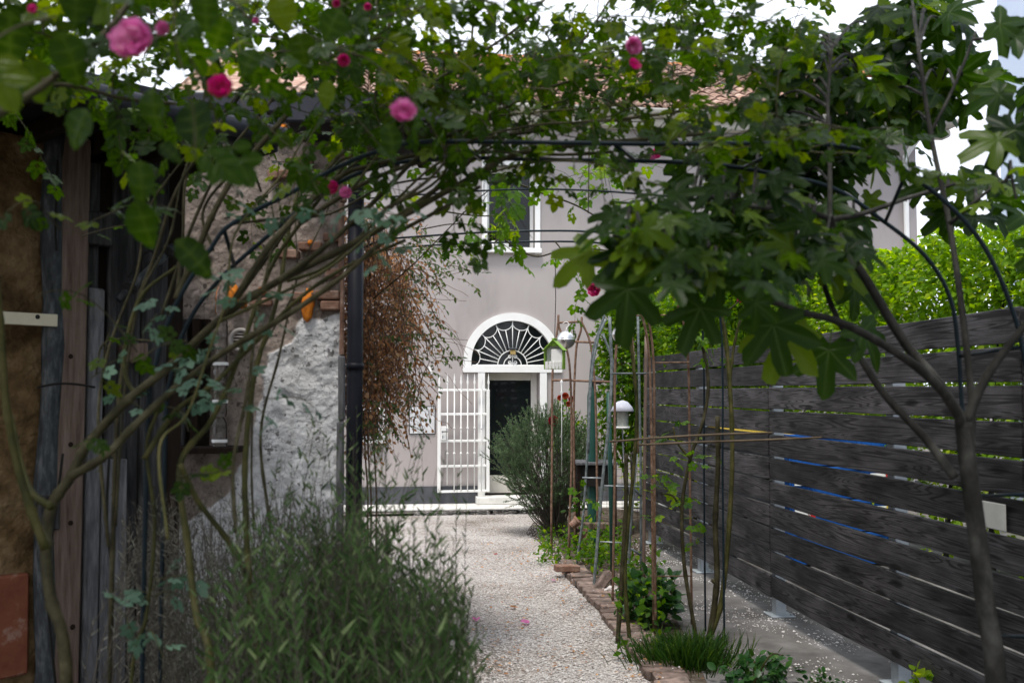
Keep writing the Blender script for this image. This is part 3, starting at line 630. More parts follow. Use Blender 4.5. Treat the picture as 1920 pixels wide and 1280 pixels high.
# near wing: wall at 45 degrees made of daub, pipes, posts and planks
A0, A1 = P(-190, 735, 4.45), P(334, 735, 5.45); A0.z = A1.z = 0
Au = (A1 - A0).normalized(); An = Vector((Au.y, -Au.x, 0)); AM = Matrix(((Au.x, -An.x, 0, A0.x), (Au.y, -An.y, 0, A0.y), (0, 0, 1, 0), (0, 0, 0, 1))); AI = AM.inverted()
def al(px, py=735, off=0.0): w = AI @ onplane(px, py, A0 + An * off, An); return w.x, w.z
def acol(name, p0, p1, y0, y1, off, th, mat, b=.006, jit=.004, parent=None):
    a, z1_ = al(p0, y0, off); c, z0_ = al(p1, y1, off); zmid0, zmid1 = z0_, z1_
    return MB().cbox(((a + c) / 2, -off + th / 2, (zmid0 + zmid1) / 2), (c - a, th, zmid1 - zmid0), b, jit=jit).build(name, mat, parent or ob, AM)
ua, ub = 0, (A1 - A0).length
gm = MB(); NXA, NZA = 130, 120; Va = []
for j in range(NZA + 1):
    for i in range(NXA + 1):
        u_, z_ = lerp(-2.6, al(76)[0], i / NXA), 3.0 * j / NZA
        Va.append((u_, -.015 - noise.fractal(Vector((u_ * 3.5, z_ * 3.5, 9)), 1, 2, 5) * .03, z_))
gm.add(Va, [(j * (NXA + 1) + i, j * (NXA + 1) + i + 1, (j + 1) * (NXA + 1) + i + 1, (j + 1) * (NXA + 1) + i) for j in range(NZA) for i in range(NXA)])
gm.build('daub_wall', M_ochre, ob, AM, True)
MB().box((ub / 2 - 1.3, .16, 1.55), (ub + 2.6, .04, 3.1)).build('back_wall', M_dark, ob, AM)
u_, _ = al(94, 735, .06); pp = [(u_ + .012 * math.sin(i * .9), -.06, i * .22) for i in range(15)]
MB().tube(pp, [.052 + .005 * math.sin(i * 2.3) for i in range(15)], 12).build('lead_pipe', M_lead, ob, AM, True)
post = acol('post', 116, 149, 250, 1330, .10, .09, M_woodp, .008)
for py in (668, 833, 980, 1175):
    w = al(133 if py != 1175 else 137, py, .103); MB().lathe([(.001, .0), (.011, .001), (.013, -.003), (.016, -.008)], 12, Matrix.Translation((w[0], -.102, w[1])) @ Matrix.Rotation(math.pi / 2, 4, 'X')).build('knot', M_woodd, post, AM)
acol('plank', 150, 168, 300, 1330, .05, .03, M_woodg); acol('plank', 168, 180, 540, 1330, .07, .03, M_woodl); acol('plank', 181, 205, 300, 1330, -.02, .03, M_woodd)  # the dark-wood strip stands in for the shaded gap between planks
acol('plank', 205, 216, 420, 860, .055, .03, M_woodg); acol('cross_beam', 158, 214, 392, 462, .10, .07, M_woodg); acol('plank', 217, 250, 180, 1330, .0, .03, M_woodg)
acol('plank', 196, 232, 862, 1340, .08, .04, M_woodl, jit=.008); acol('plank', 251, 272, 250, 1330, -.01, .03, M_woodd); acol('plank', 273, 300, 260, 1330, .01, .03, M_woodg); acol('plank', 301, 332, 260, 1330, -.01, .03, M_woodd)
acol('cross_beam', 72, 112, 930, 992, .12, .05, M_woodg)
acol('brick', 235, 279, 642, 678, .09, .1, M_woodp, .008)
rb = acol('brick', -60, 54, 1088, 1264, .05, .06, M_redtile, .01); tag(rb, 'limewashed red brick block')
bt = acol('batten', -40, 108, 581, 612, .13, .02, M_creamb, .002, 0); w = al(71, 594, .132); MB().lathe([(.001, .0), (.0105, .0), (.012, -.003)], 14, Matrix.Translation((w[0], -.132, w[1])) @ Matrix.Rotation(math.pi / 2, 4, 'X')).build('screw_hole', M_dark, bt, AM)
c0 = AM @ Vector((al(326, 462, .16)[0], -.16, al(326, 462, .16)[1])); c1 = AM @ Vector((al(222, 562, .16)[0], -.16, al(222, 562, .16)[1]))
MB().tube([c0, c1], .022, 10).build('brace_pipe', M_lead, ob, None, True)
for t in (.12, .8): MB().cbox(tuple(lerp(c0, c1, t)), (.06, .06, .05), .01).build('pipe_clip', M_dark, ob)
for pts in (((118, 850), (104, 960), (88, 1080), (96, 1200), (106, 1300)), ((108, 300), (104, 420), (106, 470)), ((70, 726), (110, 719), (150, 721), (178, 726)), ((205, 850), (200, 980), (212, 1100), (205, 1290)), ((240, 520), (280, 470), (300, 500))):
    MB().tube(catmull([AM @ Vector((al(x, y, .17)[0], -.17, al(x, y, .17)[1])) for x, y in pts], 6), .006, 6).build('cable', M_dark, ob, None, True)
for a, b, c, d in ((-190, 480, 152, 192),):
    u0, u1 = -2.6, ub + .1; zf = al(100, 172, .75)[1]
    MB().cbox(((u0 + u1) / 2, -.75, zf), (u1 - u0, .05, .13), .006).build('fascia', M_slate, ob, AM)
    MB().cbox(((u0 + u1) / 2, -.10, zf + .085), (u1 - u0, 1.4, .04), .004).build('wing_roof', M_slate, ob, AM)
    MB().tube([(u0, -.83, zf + .02), (u1, -.83, zf + .0)], .05, 10).build('gutter', M_slate, ob, AM, True)
    for i in range(14): MB().cbox((u0 + .15 + i * .3, -.28, zf - .01), (.06, .85, .09), .006).build('rafter', M_woodd, ob, AM)
# clear bottles stacked on the shelf
bs = thing('bottle_tower', 'clear plastic bottles stacked upright on a dark shelf beside the round vent', 'bottles', (P(413, 835, YB - .16).x, YB - .16, sh.z))
bcx = P(413, 735, YB - .16).x; zb0 = sh.z
for i, (h, r_) in enumerate(((.17, .043), (.20, .040), (.20, .040), (.20, .039), (.17, .036))):
    MB().lathe([(.001, 0), (r_ * .9, 0), (r_, .012), (r_, h * .62), (r_ * .9, h * .70), (r_, h * .74), (r_ * .55, h * .97), (r_ * .5, h - .003)], 18, Matrix.Translation((bcx, YB - .16, zb0 + .001))).build('bottle', M_clear, bs, None, True); zb0 += h
for k in (.02, .25, .47): MB().lathe([(.0435, 0), (.045, .004), (.045, .014), (.0435, .018)], 18, Matrix.Translation((bcx, YB - .16, sh.z + k))).build('band', M_white, bs, None, True)

# ------------------------------------------------------------------ pale blue neighbour, fence and what stands behind it
nb = thing('neighbour_building', 'pale blue rendered building wall rising at the right edge behind the fence', 'building', (8, 7, 0))
MB().box((8.95, 7.0, 5.0), (6.0, 10.0, 10.0)).build('wall', M_bluewall, nb); MB().box((5.94, 7, .2), (.06, 10.02, .4)).build('plinth', M_pave, nb)

def fx(Y): return 2.42 - .1214 * (Y - 4.7)
fence = thing('timber_fence', 'charred grey horizontal board fence on steel posts along the right side', 'fence', (fx(7), 7, 0))
fdir = Vector((-.1214, 1, 0)).normalized(); fang = math.atan2(fdir.y, fdir.x); FZ0, FP_, FHt = .158, .1825, .166
meshes = {}
for (ya, yb) in ((1.55, 4.70), (4.71, 7.865), (7.875, 11.75)):
    Lb = (yb - ya) / fdir.y - .004
    for r_ in range(11):
        key = (round(Lb, 3), r_ % 3)
        if key not in meshes:
            b = MB(); segs = 10; th = .027; v = []; ph = random.uniform(0, 6)
            for i in range(segs + 1):
                x = -Lb / 2 + Lb * i / segs; w = .004 * math.sin(ph + i * .9); c = .004
                for (y, z) in ((-th / 2, -FHt / 2 + c), (-th / 2 + c, -FHt / 2), (th / 2 - c, -FHt / 2), (th / 2, -FHt / 2 + c), (th / 2, FHt / 2 - c), (th / 2 - c, FHt / 2), (-th / 2 + c, FHt / 2), (-th / 2, FHt / 2 - c)):
                    v.append((x, y + w, z + .6 * w * (1 if z > 0 else -1)))
            f = [(i * 8 + k, i * 8 + (k + 1) % 8, i * 8 + 8 + (k + 1) % 8, i * 8 + 8 + k) for i in range(segs) for k in range(8)] + [tuple(range(8))[::-1], tuple(segs * 8 + k for k in range(8))]
            meshes[key] = b.add(v, f).mesh('board', M_char)
        ym = (ya + yb) / 2; z = FZ0 + FP_ * r_ + FHt / 2 + random.uniform(-.004, .004)
        link(bpy.data.objects.new('board', meshes[key]), fence, Matrix.Translation((fx(ym) + random.uniform(-.002, .002), ym, z)) @ Matrix.Rotation(fang, 4, 'Z') @ Matrix.Rotation(random.uniform(-.0016, .0016), 4, 'Y'))
for Y in (2.6, 4.72, 6.03, 7.90, 9.80, 11.66):
    c = Vector((fx(Y) + .062, Y, 0)); M_ = Matrix.Translation(c) @ Matrix.Rotation(fang, 4, 'Z')
    MB().cbox((0, 0, 1.06), (.085, .085, 2.12), .004).build('post', M_galv, fence, M_)
    MB().cbox((0, 0, .012), (.19, .19, .012), .003).build('base_plate', M_galv, fence, M_)
    for s in (-1, 1): MB().lathe([(.012, .018), (.012, .034), (.001, .034)], 6, M_ @ Matrix.Translation((.07 * s, -.07, 0))).build('bolt', M_galv, fence)
sy = 4.95; sgc = Vector((fx(sy) - .03, sy, P(1862, 965, sy).z))
SGM = Matrix.Translation(sgc) @ Matrix.Rotation(fang + math.pi, 4, 'Z')
sg = thing('blank_notice', 'small off-white square plate screwed to the fence behind the fig trunk', 'plate', sgc)
MB().cbox((0, 0, 0), (.25, .008, .128), .002).build('plate', flat('aged_white', (.50, .49, .45), .6), sg, SGM)
for a, b in ((-.018, .0), (.012, .004), (.05, -.006)): MB().box((a, .0055, b), (.012, .002, .004)).build('faded_mark', M_plinth, sg, SGM)
MB().tube([(-.09, .006, .063), (-.1, .014, .03)], .006, 6).build('clip', M_plinth, sg, SGM)

# crates and the yellow lid behind the fence
def crate(name, label, c, size, mat, group, rot=.06, lid=False):
    t = thing(name, label, 'crate', c, group); M_ = Matrix.Translation(c) @ Matrix.Rotation(rot, 4, 'Z'); w, d, h = size
    b = MB(); 
    for s in (-1, 1): b.box((0, s * (d / 2 - .01), h / 2), (w - .04, .015, h - .02)); b.box((s * (w / 2 - .01), 0, h / 2), (.015, d - .04, h - .02))
    b.box((0, 0, .012), (w - .03, d - .03, .012)); b.build('body', mat, t, M_)
    r_ = MB()
    for s in (-1, 1): r_.cbox((0, s * d / 2, h - .02), (w, .025, .035), .005); r_.cbox((s * w / 2, 0, h - .02), (.025, d - .03, .035), .005)
    r_.build('rim', mat, t, M_)
    k = int(w / .052)
    rib = MB().cbox((0, 0, 0), (.016, .016, h - .06), .003).mesh('rib', mat)
    for i in range(k + 1): link(bpy.data.objects.new('rib', rib), t, M_ @ Matrix.Translation((-w / 2 + .03 + i * (w - .06) / k, -d / 2 + .004, h / 2 - .02)))
    return t, M_
cz = 0.02; bc = P(1556, 735, 10.4)
names = ('lowest blue ribbed plastic crate in the stack seen through the fence gaps', 'second blue ribbed plastic crate from the ground behind the fence', 'blue ribbed plastic crate with white and red print, third from the ground', 'top blue ribbed plastic crate of the stack behind the fence')
for i in range(4):
    t, M_ = crate('plastic_crate', names[i], Vector((bc.x, 10.4, cz)), (1.08, .6, .325), M_blue, 'blue crates stacked behind the fence')
    if i in (1, 2):
        for a, b_, m in (((-.42, .16, M_white)), ((-.33, .08, M_red)), ((.36, .16, M_white)), ((.46, .06, M_red if i == 2 else M_yellow))): MB().box((a, -.318, .2), (b_, .004, .12)).build('print_panel', m, t, M_)
    cz += .327
dc = P(1395, 735, 10.9); cz = .02
for i, nm in enumerate(('lowest dark grey crate under the yellow one behind the fence', 'middle dark grey crate behind the fence left of the blue stack', 'dark grey crate directly under the yellow crate behind the fence')):
    crate('dark_crate', nm, Vector((dc.x, 10.9, cz)), (.72, .55, .40), M_greyc, 'dark crates stacked behind the fence', .02); cz += .402
crate('yellow_crate', 'yellow ribbed plastic crate glimpsed between the fence boards', Vector((dc.x + .12, 10.85, cz)), (1.0, .55, .28), M_yellow, None, .03)

# ------------------------------------------------------------------ path edging and small ground things
edging = thing('path_edging', 'curved row of weathered flat bricks edging the right side of the gravel path', 'edging', edge_curve[20])
fine_c = catmull(EDGE, 60); acc = 0; last = fine_c[0]; nxt = 0
for a, b in zip(fine_c, fine_c[1:]):
    acc += (b - a).length
    if acc >= nxt:
        t = (b - a).normalized(); wd = random.uniform(.10, .135); nxt = acc + wd + .008
        M_ = Matrix.Translation(a + Vector((t.y, -t.x, 0)) * (.10 + random.uniform(-.02, .02)) + t * wd / 2 + Vector((0, 0, random.uniform(.012, .03)))) @ Matrix.Rotation(math.atan2(t.y, t.x) + random.uniform(-.09, .09), 4, 'Z') @ Matrix.Rotation(random.uniform(-.07, .07), 4, 'X') @ Matrix.Rotation(random.uniform(-.05, .05), 4, 'Y')
        MB().cbox((0, 0, 0), (wd, random.uniform(.20, .25), .06), .007, jit=.006).build('brick', M_edge, edging, None, False, M_)
def rock(label, px, py, r, mat, name='rock', cat='rock', sq=(1, .8, .8), seed=0, rot=0):
    g = G(px, py); t = blob((0, 0, 0), (r * sq[0], r * sq[1], r * sq[2]), seed).build(name, mat, None, None, False, Matrix.Translation(g + Vector((0, 0, r * sq[2] * .6))) @ Matrix.Rotation(rot, 4, 'Y'))
    return tag(t, label, cat)
g = G(1064, 1083); tag(MB().cbox((0, 0, 0), (.235, .11, .055), .006, jit=.004).build('loose_brick', M_brick, None, None, False, Matrix.Translation(g + Vector((0, .05, .085))) @ Matrix.Rotation(.12, 4, 'Z')), 'loose orange brick lying at the far end of the brick path edging', 'brick')
g = G(1130, 1112); tag(MB().cbox((0, 0, 0), (.22, .12, .07), .01, jit=.008).build('propped_brick', M_edge, None, None, False, Matrix.Translation(g + Vector((0, .02, .09))) @ Matrix.Rotation(-.85, 4, 'Y') @ Matrix.Rotation(.3, 4, 'Z')), 'grey brick propped on its end beside the galvanised rod', 'brick')
rock('small pale stone beside the propped grey brick', 1146, 1118, .07, M_stone, seed=3); rock('dark lumpy rock at the foot of the brown rods', 1163, 1112, .09, M_edge, seed=9, sq=(.9, .8, 1.1))
leaf1 = None
petal_px = ((893, 1164, 'fallen pink rose petal on the gravel nearest the lavender', .035), (984, 1170, 'largest fallen pink rose petal, mid path on the gravel', .042), (1038, 1090, 'small pink petal on the gravel beside the loose orange brick', .024), (1105, 1106, 'pink petal lying on the brick edging', .026), (930, 1041, 'small red petal on the gravel left of the weeds', .024), (1022, 1052, 'pair-edge red petal near the weeds on the gravel', .026), (962, 1141, 'curled tan leaf lying on the gravel path', .03), (838, 1238, 'pale pink petal under the lavender edge', .035))
for i, (x, y, lb, s) in enumerate(petal_px):
    g = G(x, y); b = MB(); V_ = []
    for a in range(5):
        for c in range(4): u, v = (a - 2) / 2, c / 3; V_.append((u * s * (1 - .35 * (v - .5) ** 2 * 4) * .9, (v - .5) * s * 1.5, .012 + s * .30 * u * u + s * .2 * v))
    b.add(V_, [(a * 4 + c, a * 4 + c + 1, a * 4 + 5 + c, a * 4 + 4 + c) for a in range(4) for c in range(3)])
    o = b.build('fallen_petal' if i != 6 else 'fallen_leaf', M_petal if i < 4 or i == 7 else (M_petalr if i < 6 else M_ivyd), None, None, True, Matrix.Translation(g) @ Matrix.Rotation(i * 1.3, 4, 'Z'))
    tag(o, lb.replace('pair-edge ', ''), 'petal' if i != 6 else 'leaf', 'fallen petals on the gravel' if i != 6 else None)

# ------------------------------------------------------------------ leaf kit
def leaflet(L=.05, Wd=.034, fold=.25, curl=.12, o=(0, 0, 0), ang=0.0):
    ts = [0, .28, .58, .84, 1]; V = []; vein = []
    for t in ts: V.append((0, t * L, -curl * L * t * t)); vein.append(1)
    for s in (-1, 1):
        for t, w in ((.22, .78), (.52, 1.0), (.80, .66)):
            x = s * w * Wd / 2; V.append((x, t * L, -curl * L * t * t + fold * abs(x))); vein.append(0)
    F = []
    for k, b in ((0, 5), (1, 8)):
        q = [(0, 1, b), (1, b + 1, b), (1, 2, b + 1), (2, b + 2, b + 1), (2, 3, b + 2), (3, 4, b + 2)]
        F += [t if k else t[::-1] for t in q]
    V = np.array(V); c, s = math.cos(ang), math.sin(ang); V = np.stack([V[:, 0] * c - V[:, 1] * s, V[:, 0] * s + V[:, 1] * c, V[:, 2]], 1) + np.array(o)
    return V, np.array(F), np.array(vein, float)
def fineleaf(L=1.0, Wd=.8, fold=.18, curl=.2, n=12, seed=0):
    r_ = random.Random(seed); V, ve = [], []
    for i in range(n + 1): t = i / n; V.append((.03 * math.sin(t * 3 + seed), t * L, -curl * t * t)); ve.append(1)
    for s in (-1, 1):
        for i in range(1, n):
            t = i / n; w = Wd / 2 * (math.sin(math.pi * t ** .78)) ** .75 * (1 + (.05 if i % 2 else -.05)) * r_.uniform(.96, 1.04); V.append((s * w, t * L + .02 * (i % 2), -curl * t * t + fold * w + .03 * math.sin(t * 9 + seed + s))); ve.append(.86 if i % 3 == 1 else 0)
    F = []
    for k, s in enumerate((-1, 1)):
        o = n + 1 + k * (n - 1)
        for i in range(n):
            q = []
            if i == 0: q = [(0, 1, o)]
            elif i == n - 1: q = [(n - 1, n, o + n - 2)]
            else: q = [(i, i + 1, o + i - 1), (i + 1, o + i, o + i - 1)]
            F += [t if k else t[::-1] for t in q]
    return np.array(V), np.array(F), np.array(ve, float)
def merge(parts):
    V, F, E, b = [], [], [], 0
    for v, f, e in parts: V.append(v); F.append(f + b); E.append(e); b += len(v)
    return np.vstack(V), np.vstack(F), np.concatenate(E)
def stalk(a, b, w): 
    a, b = np.array(a, float), np.array(b, float)
    return np.array([a + (w, 0, 0), a - (w, 0, 0), b + (w, 0, 0), b - (w, 0, 0)]), np.array([(0, 1, 2), (1, 3, 2)]), np.ones(4) * .9
T_rose = merge([leaflet(.050, .036, .2, .15, (0, .058, 0)), leaflet(.044, .031, .25, .15, (.002, .052, 0), -1.1), leaflet(.044, .031, .25, .15, (-.002, .052, 0), 1.1), leaflet(.036, .026, .25, .2, (.002, .028, 0), -1.15), leaflet(.036, .026, .25, .2, (-.002, .028, 0), 1.15), stalk((0, 0, 0), (0, .06, 0), .0011)])
T_oval = leaflet(1, .66, .2, .18); T_long = leaflet(1, .42, .2, .25)
T_simple = (np.array([(0, 0, 0), (0, .5, -.03), (0, 1, -.15), (-.32, .48, .06), (.32, .48, .06)]), np.array([(0, 1, 3), (1, 2, 3), (0, 4, 1), (1, 4, 2)]), np.array([1, 1, 1, 0, 0.]))
T_needle = (np.array([(-.09, 0, 0), (.09, 0, 0), (.06, .6, .03), (-.06, .6, .03), (0, 1, 0)]), np.array([(0, 1, 2), (0, 2, 3), (3, 2, 4)]), np.zeros(5))
def figleaf(seed=0):
    r_ = random.Random(seed); N = 44; V = [(0, 0, 0)]; ve = [1]; F = []
    lob = [(math.pi / 2, 1.0, .44), (math.pi / 2 + .92, .92, .42), (math.pi / 2 - .92, .92, .42), (math.pi / 2 + 1.80, .68, .46), (math.pi / 2 - 1.80, .68, .46)]
    lob = [(a + r_.uniform(-.05, .05), l * r_.uniform(.92, 1.08), w) for a, l, w in lob]; fold = r_.uniform(.05, .22); dr = r_.uniform(.12, .42); tw = r_.uniform(-.15, .15)
    for ring in (.5, 1.0):
        for i in range(N):
            t = 2 * math.pi * i / N; best = 0; near = 9
            for a, l, w in lob:
                d = abs((t - a + math.pi) % (2 * math.pi) - math.pi); near = min(near, d)
                best = max(best, l * math.exp(-(d / w) ** 2.6))
            back = abs((t + math.pi / 2 + math.pi) % (2 * math.pi) - math.pi)
            R_ = max(best, .42 if back > .5 else .12 + .2 * back)
            if ring == 1.0: R_ *= 1 + .05 * math.sin(t * 23 + seed)
            else: R_ = .5 * max(R_, .30) if back > .5 else .5 * R_
            rr_ = R_ if ring == 1 else R_
            x, y = rr_ * math.cos(t) * .95, rr_ * math.sin(t)
            z = -dr * rr_ ** 2 + fold * min(near, .5) * rr_ * 1.2 + tw * x * y + .03 * math.sin(5 * t + seed) * rr_
            V.append((x, y, z)); ve.append(1 - min(1, near / .30))
    for i in range(N):
        j = (i + 1) % N; F += [(0, 1 + i, 1 + j), (1 + i, 1 + N + i, 1 + N + j), (1 + i, 1 + N + j, 1 + j)]
    V = np.array(V); V[:, 1] += .42
    return merge([(V, np.array(F), np.array(ve, float)), stalk((0, -.02, .10), (0, .44, 0), .013)])
def frames(Yv, Nv):
    Yv = Yv / np.linalg.norm(Yv, axis=1)[:, None]; X = np.cross(Yv, Nv); X /= np.linalg.norm(X, axis=1)[:, None] + 1e-9
    return np.stack([X, Yv, np.cross(X, Yv)], 2)
def scatter(name, T, Pp, Yv, Nv, Sc, mat, parent=None, stuff=True, smooth=True):
    V, F, E = T; Rm = frames(np.asarray(Yv, float), np.asarray(Nv, float)); n = len(Pp)
    W_ = np.einsum('nij,kj->nki', Rm, V) * np.asarray(Sc)[:, None, None] + np.asarray(Pp)[:, None, :]
    Fa = (F[None] + len(V) * np.arange(n)[:, None, None]).reshape(-1, 3)
    o = link(bpy.data.objects.new(name, trimesh(name, W_.reshape(-1, 3), Fa, mat, np.repeat(rng.random(n), len(V)), np.tile(E, n), smooth)), parent)
    if stuff: o['kind'] = 'stuff'
    return o
def singles(T, Pp, Yv, Nv, Sc, mat, parent, limit=300, rest='foliage', name='leaf', variants=None):
    """the leaves that show largest become parts of their own, the remainder one mass"""
    Pp, Yv, Nv, Sc = map(lambda a: np.asarray(a, float), (Pp, Yv, Nv, Sc))
    x, y, d = proj(Pp); vis = (d > .2) & (x > -60) & (x < 1980) & (y > -60) & (y < 1340)
    order = np.argsort(-(Sc / np.maximum(d, .2)) * vis); pick, other = order[:limit], order[limit:]
    pick = [i for i in pick if vis[i]]; me = [trimesh(name, t[0], t[1], mat, np.zeros(len(t[0])), t[2]) for t in (variants or [T])]; Rm = frames(Yv, Nv)
    for i in pick:
        M_ = Matrix.Translation(Pp[i].tolist()) @ Matrix(Rm[i].tolist()).to_4x4() @ Matrix.Scale(Sc[i], 4)
        link(bpy.data.objects.new(name, random.choice(me)), parent, M_)
    if len(other): scatter(rest, T if not variants else variants[0], Pp[other], Yv[other], Nv[other], Sc[other], mat, parent)
def inpoly(p, poly):
    x, y = p; c = False
    for (x1, y1), (x2, y2) in zip(poly, poly[1:] + poly[:1]):
        if (y1 > y) != (y2 > y) and x < (x2 - x1) * (y - y1) / (y2 - y1) + x1: c = not c
    return c
def sample(poly, n, Y0, Y1):
    a = [p[0] for p in poly]; b = [p[1] for p in poly]; out = []
    while len(out) < n:
        q = (random.uniform(min(a), max(a)), random.uniform(min(b), max(b)))
        if inpoly(q, poly): out.append(P(q[0], q[1], random.uniform(Y0, Y1)))
    return out
def rv(s=1): return Vector((random.gauss(0, s), random.gauss(0, s), random.gauss(0, s)))
def twig(start, d, L, k=7, droop=.25, wob=.22):
    p = Vector(start); d = Vector(d).normalized(); out = [p.copy()]
    for i in range(k):
        d = (d + rv(wob) * .5 + Vector((0, 0, -droop / k * (i + 1) * .6))).normalized(); p = p + d * L / k; out.append(p.copy())
    return out
class Leaves:
    def __init__(s): s.P, s.Y, s.N, s.S = [], [], [], []
    def put(s, p, y, n, sc): s.P.append(tuple(p)); s.Y.append(tuple(y)); s.N.append(tuple(n)); s.S.append(sc)
    def along(s, path, step, size, var=.25, droop=.35, skip=.0, up=.8):
        side = 1; acc = 0; nx_ = step * random.random()
        for a, b in zip(path, path[1:]):
            sg = (b - a); l = sg.length
            if l < 1e-6: continue
            t = sg / l
            while acc + l >= nx_:
                p = a + t * (nx_ - acc); nx_ += step * random.uniform(.7, 1.3)
                if random.random() < skip: continue
                sv = t.cross(Vector((0, 0, 1))); sv = sv.normalized() if sv.length > .1 else Vector((1, 0, 0))
                y = (t * .45 + sv * side * random.uniform(.5, 1.1) + rv(.35) + Vector((0, 0, -droop))).normalized(); side = -side
                s.put(p, y, (Vector((0, -.15, up)) + rv(.45)), size * random.uniform(1 - var, 1 + var))
            acc += l
def bloom(mat, rings=((4, .36, 2.5, .35), (5, .56, 2.1, .6), (6, .78, 1.75, .75), (7, 1.0, 1.45, .9)), seed=0):
    r_ = random.Random(seed); V, F = [], []; b = 0
    for (n_, R_, th, wd) in rings:
        for i in range(n_):
            az = 2 * math.pi * i / n_ + r_.uniform(-.25, .25) + R_ * 5; t1 = th * r_.uniform(.88, 1.1)
            for a in range(5):
                for c in range(5):
                    v = c / 4; u = (a - 2) / 2; w = wd * math.sin(math.pi * (.18 + .72 * v)) ** .8
                    t_ = .15 + (t1 - .15) * v; ph = az + u * w; rr_ = R_ * (1 + .10 * u * u + .16 * max(0, v - .7) + .05 * math.sin(u * 4 + i))
                    V.append((rr_ * math.sin(t_) * math.cos(ph), rr_ * math.sin(t_) * math.sin(ph), .5 * R_ - rr_ * math.cos(t_) * .85))
            for a in range(4):
                for c in range(4):
                    q = b + a * 5 + c; F += [(q, q + 1, q + 6), (q, q + 6, q + 5)]
            b += 25
    tone = np.repeat(np.array([r_.random() for _ in range(len(V) // 25)]), 25)
    return trimesh('rose_bloom', np.array(V), np.array(F), mat, tone)
BL = [bloom(M_petal, seed=1), bloom(M_petalh, seed=2), bloom(M_petalr, seed=3), bloom(M_orangef, seed=4)]
sepal = MB()
for i in range(5):
    a = 2 * math.pi * i / 5; c, s = math.cos(a), math.sin(a); sepal.add([(0, 0, -.5), (c * .5 - s * .2, s * .5 + c * .2, -.42), (c * .9, s * .9, -.15), (c * .5 + s * .2, s * .5 - c * .2, -.42)], [(0, 1, 2, 3)])
sepal.lathe([(.02, -1.1), (.07, -1.0), (.09, -.75), (.24, -.6), (.2, -.42)], 8); SEP = sepal.mesh('calyx', M_caneg, True)
def flower(parent, px, py, r, Y, kind, face=(0, -1, -.05)):
    z = Vector(face) + rv(.2); M_ = Matrix.Translation(P(px, py, Y)) @ z.to_track_quat('Z', 'Y').to_matrix().to_4x4() @ Matrix.Scale(r * Y / FPX, 4)
    o = link(bpy.data.objects.new('bloom', BL[kind]), parent, M_); link(bpy.data.objects.new('calyx', SEP), o, M_); return o

# ------------------------------------------------------------------ rose arches
def tubeY(pts, Y): return [P(x, y, Y) for x, y in pts]
def to_ground(w): return Vector((w.x, w.y, 0))
arch = thing('rose_arch', 'near blue-black tubular rose arch spanning the path overhead', 'arch', (.3, 3.1, 0))
hA = tubeY([(275, 860), (290, 690), (330, 570), (396, 465), (434, 420), (544, 362), (647, 307), (730, 278), (800, 266), (1000, 267), (1200, 270), (1400, 269), (1560, 272), (1640, 290), (1705, 325), (1790, 395), (1850, 470), (1896, 575), (1922, 680), (1945, 900)], 3.0)
hB = tubeY([(308, 860), (322, 700), (350, 610), (406, 530), (499, 445), (600, 365), (680, 322), (760, 303), (850, 296), (1000, 299), (1200, 302), (1330, 308), (1430, 322), (1560, 352), (1650, 410), (1735, 480), (1782, 560), (1797, 660), (1805, 780), (1826, 1000), (1856, 1290)], 3.3)
for h in (hA, hB): MB().tube(catmull([to_ground(h[0])] + h + [to_ground(h[-1])], 5), .0074, 8).build('hoop', M_green_tube, arch, None, True)
for (a, b) in (((1918, 650), (1799, 668)), ((1940, 926), (1820, 930)), ((1950, 1195), (1850, 1190)), ((1482, 271), (1395, 314)), ((860, 267), (900, 297)), ((420, 430), (440, 500)), ((282, 760), (316, 740)), ((1150, 269), (1190, 301)), ((1700, 322), (1660, 416))):
    MB().tube([P(*a, 3.0), P(*b, 3.3)], .0065, 6).build('rung', M_green_tube, arch, None, True)
arch2 = thing('rose_arch', 'far thin dark rose arch crossing in front of the upper house window', 'arch', (.5, 7.2, 0))
for Y, off, leg in ((7.0, 0, 1355), (7.4, 20, 1320)):
    h = tubeY([(668, 470 + off), (720, 450 + off), (790, 443 + off * .9), (900, 436 + off), (1000, 433 + off), (1100, 434 + off), (1200, 445 + off), (leg - 60, 480 + off), (leg - 18, 530 + off), (leg - 4, 600), (leg, 720), (leg, 900)], Y)
    MB().tube(catmull(h + [to_ground(h[-1])], 6), .0075, 8).build('hoop', M_green_tube, arch2, None, True)
for x in (940, 1180): MB().tube([P(x + 12, 434, 7.0), P(x - 14, 456, 7.4)], .0065, 6).build('rung', M_green_tube, arch2, None, True)
MB().tube(catmull([P(690, 372, 5.8), P(850, 361, 5.2), P(980, 355, 4.8), P(1120, 358, 4.6), P(1300, 372, 4.2)], 6), .005, 6).build('support_wire', M_green_tube, arch2, None, True)

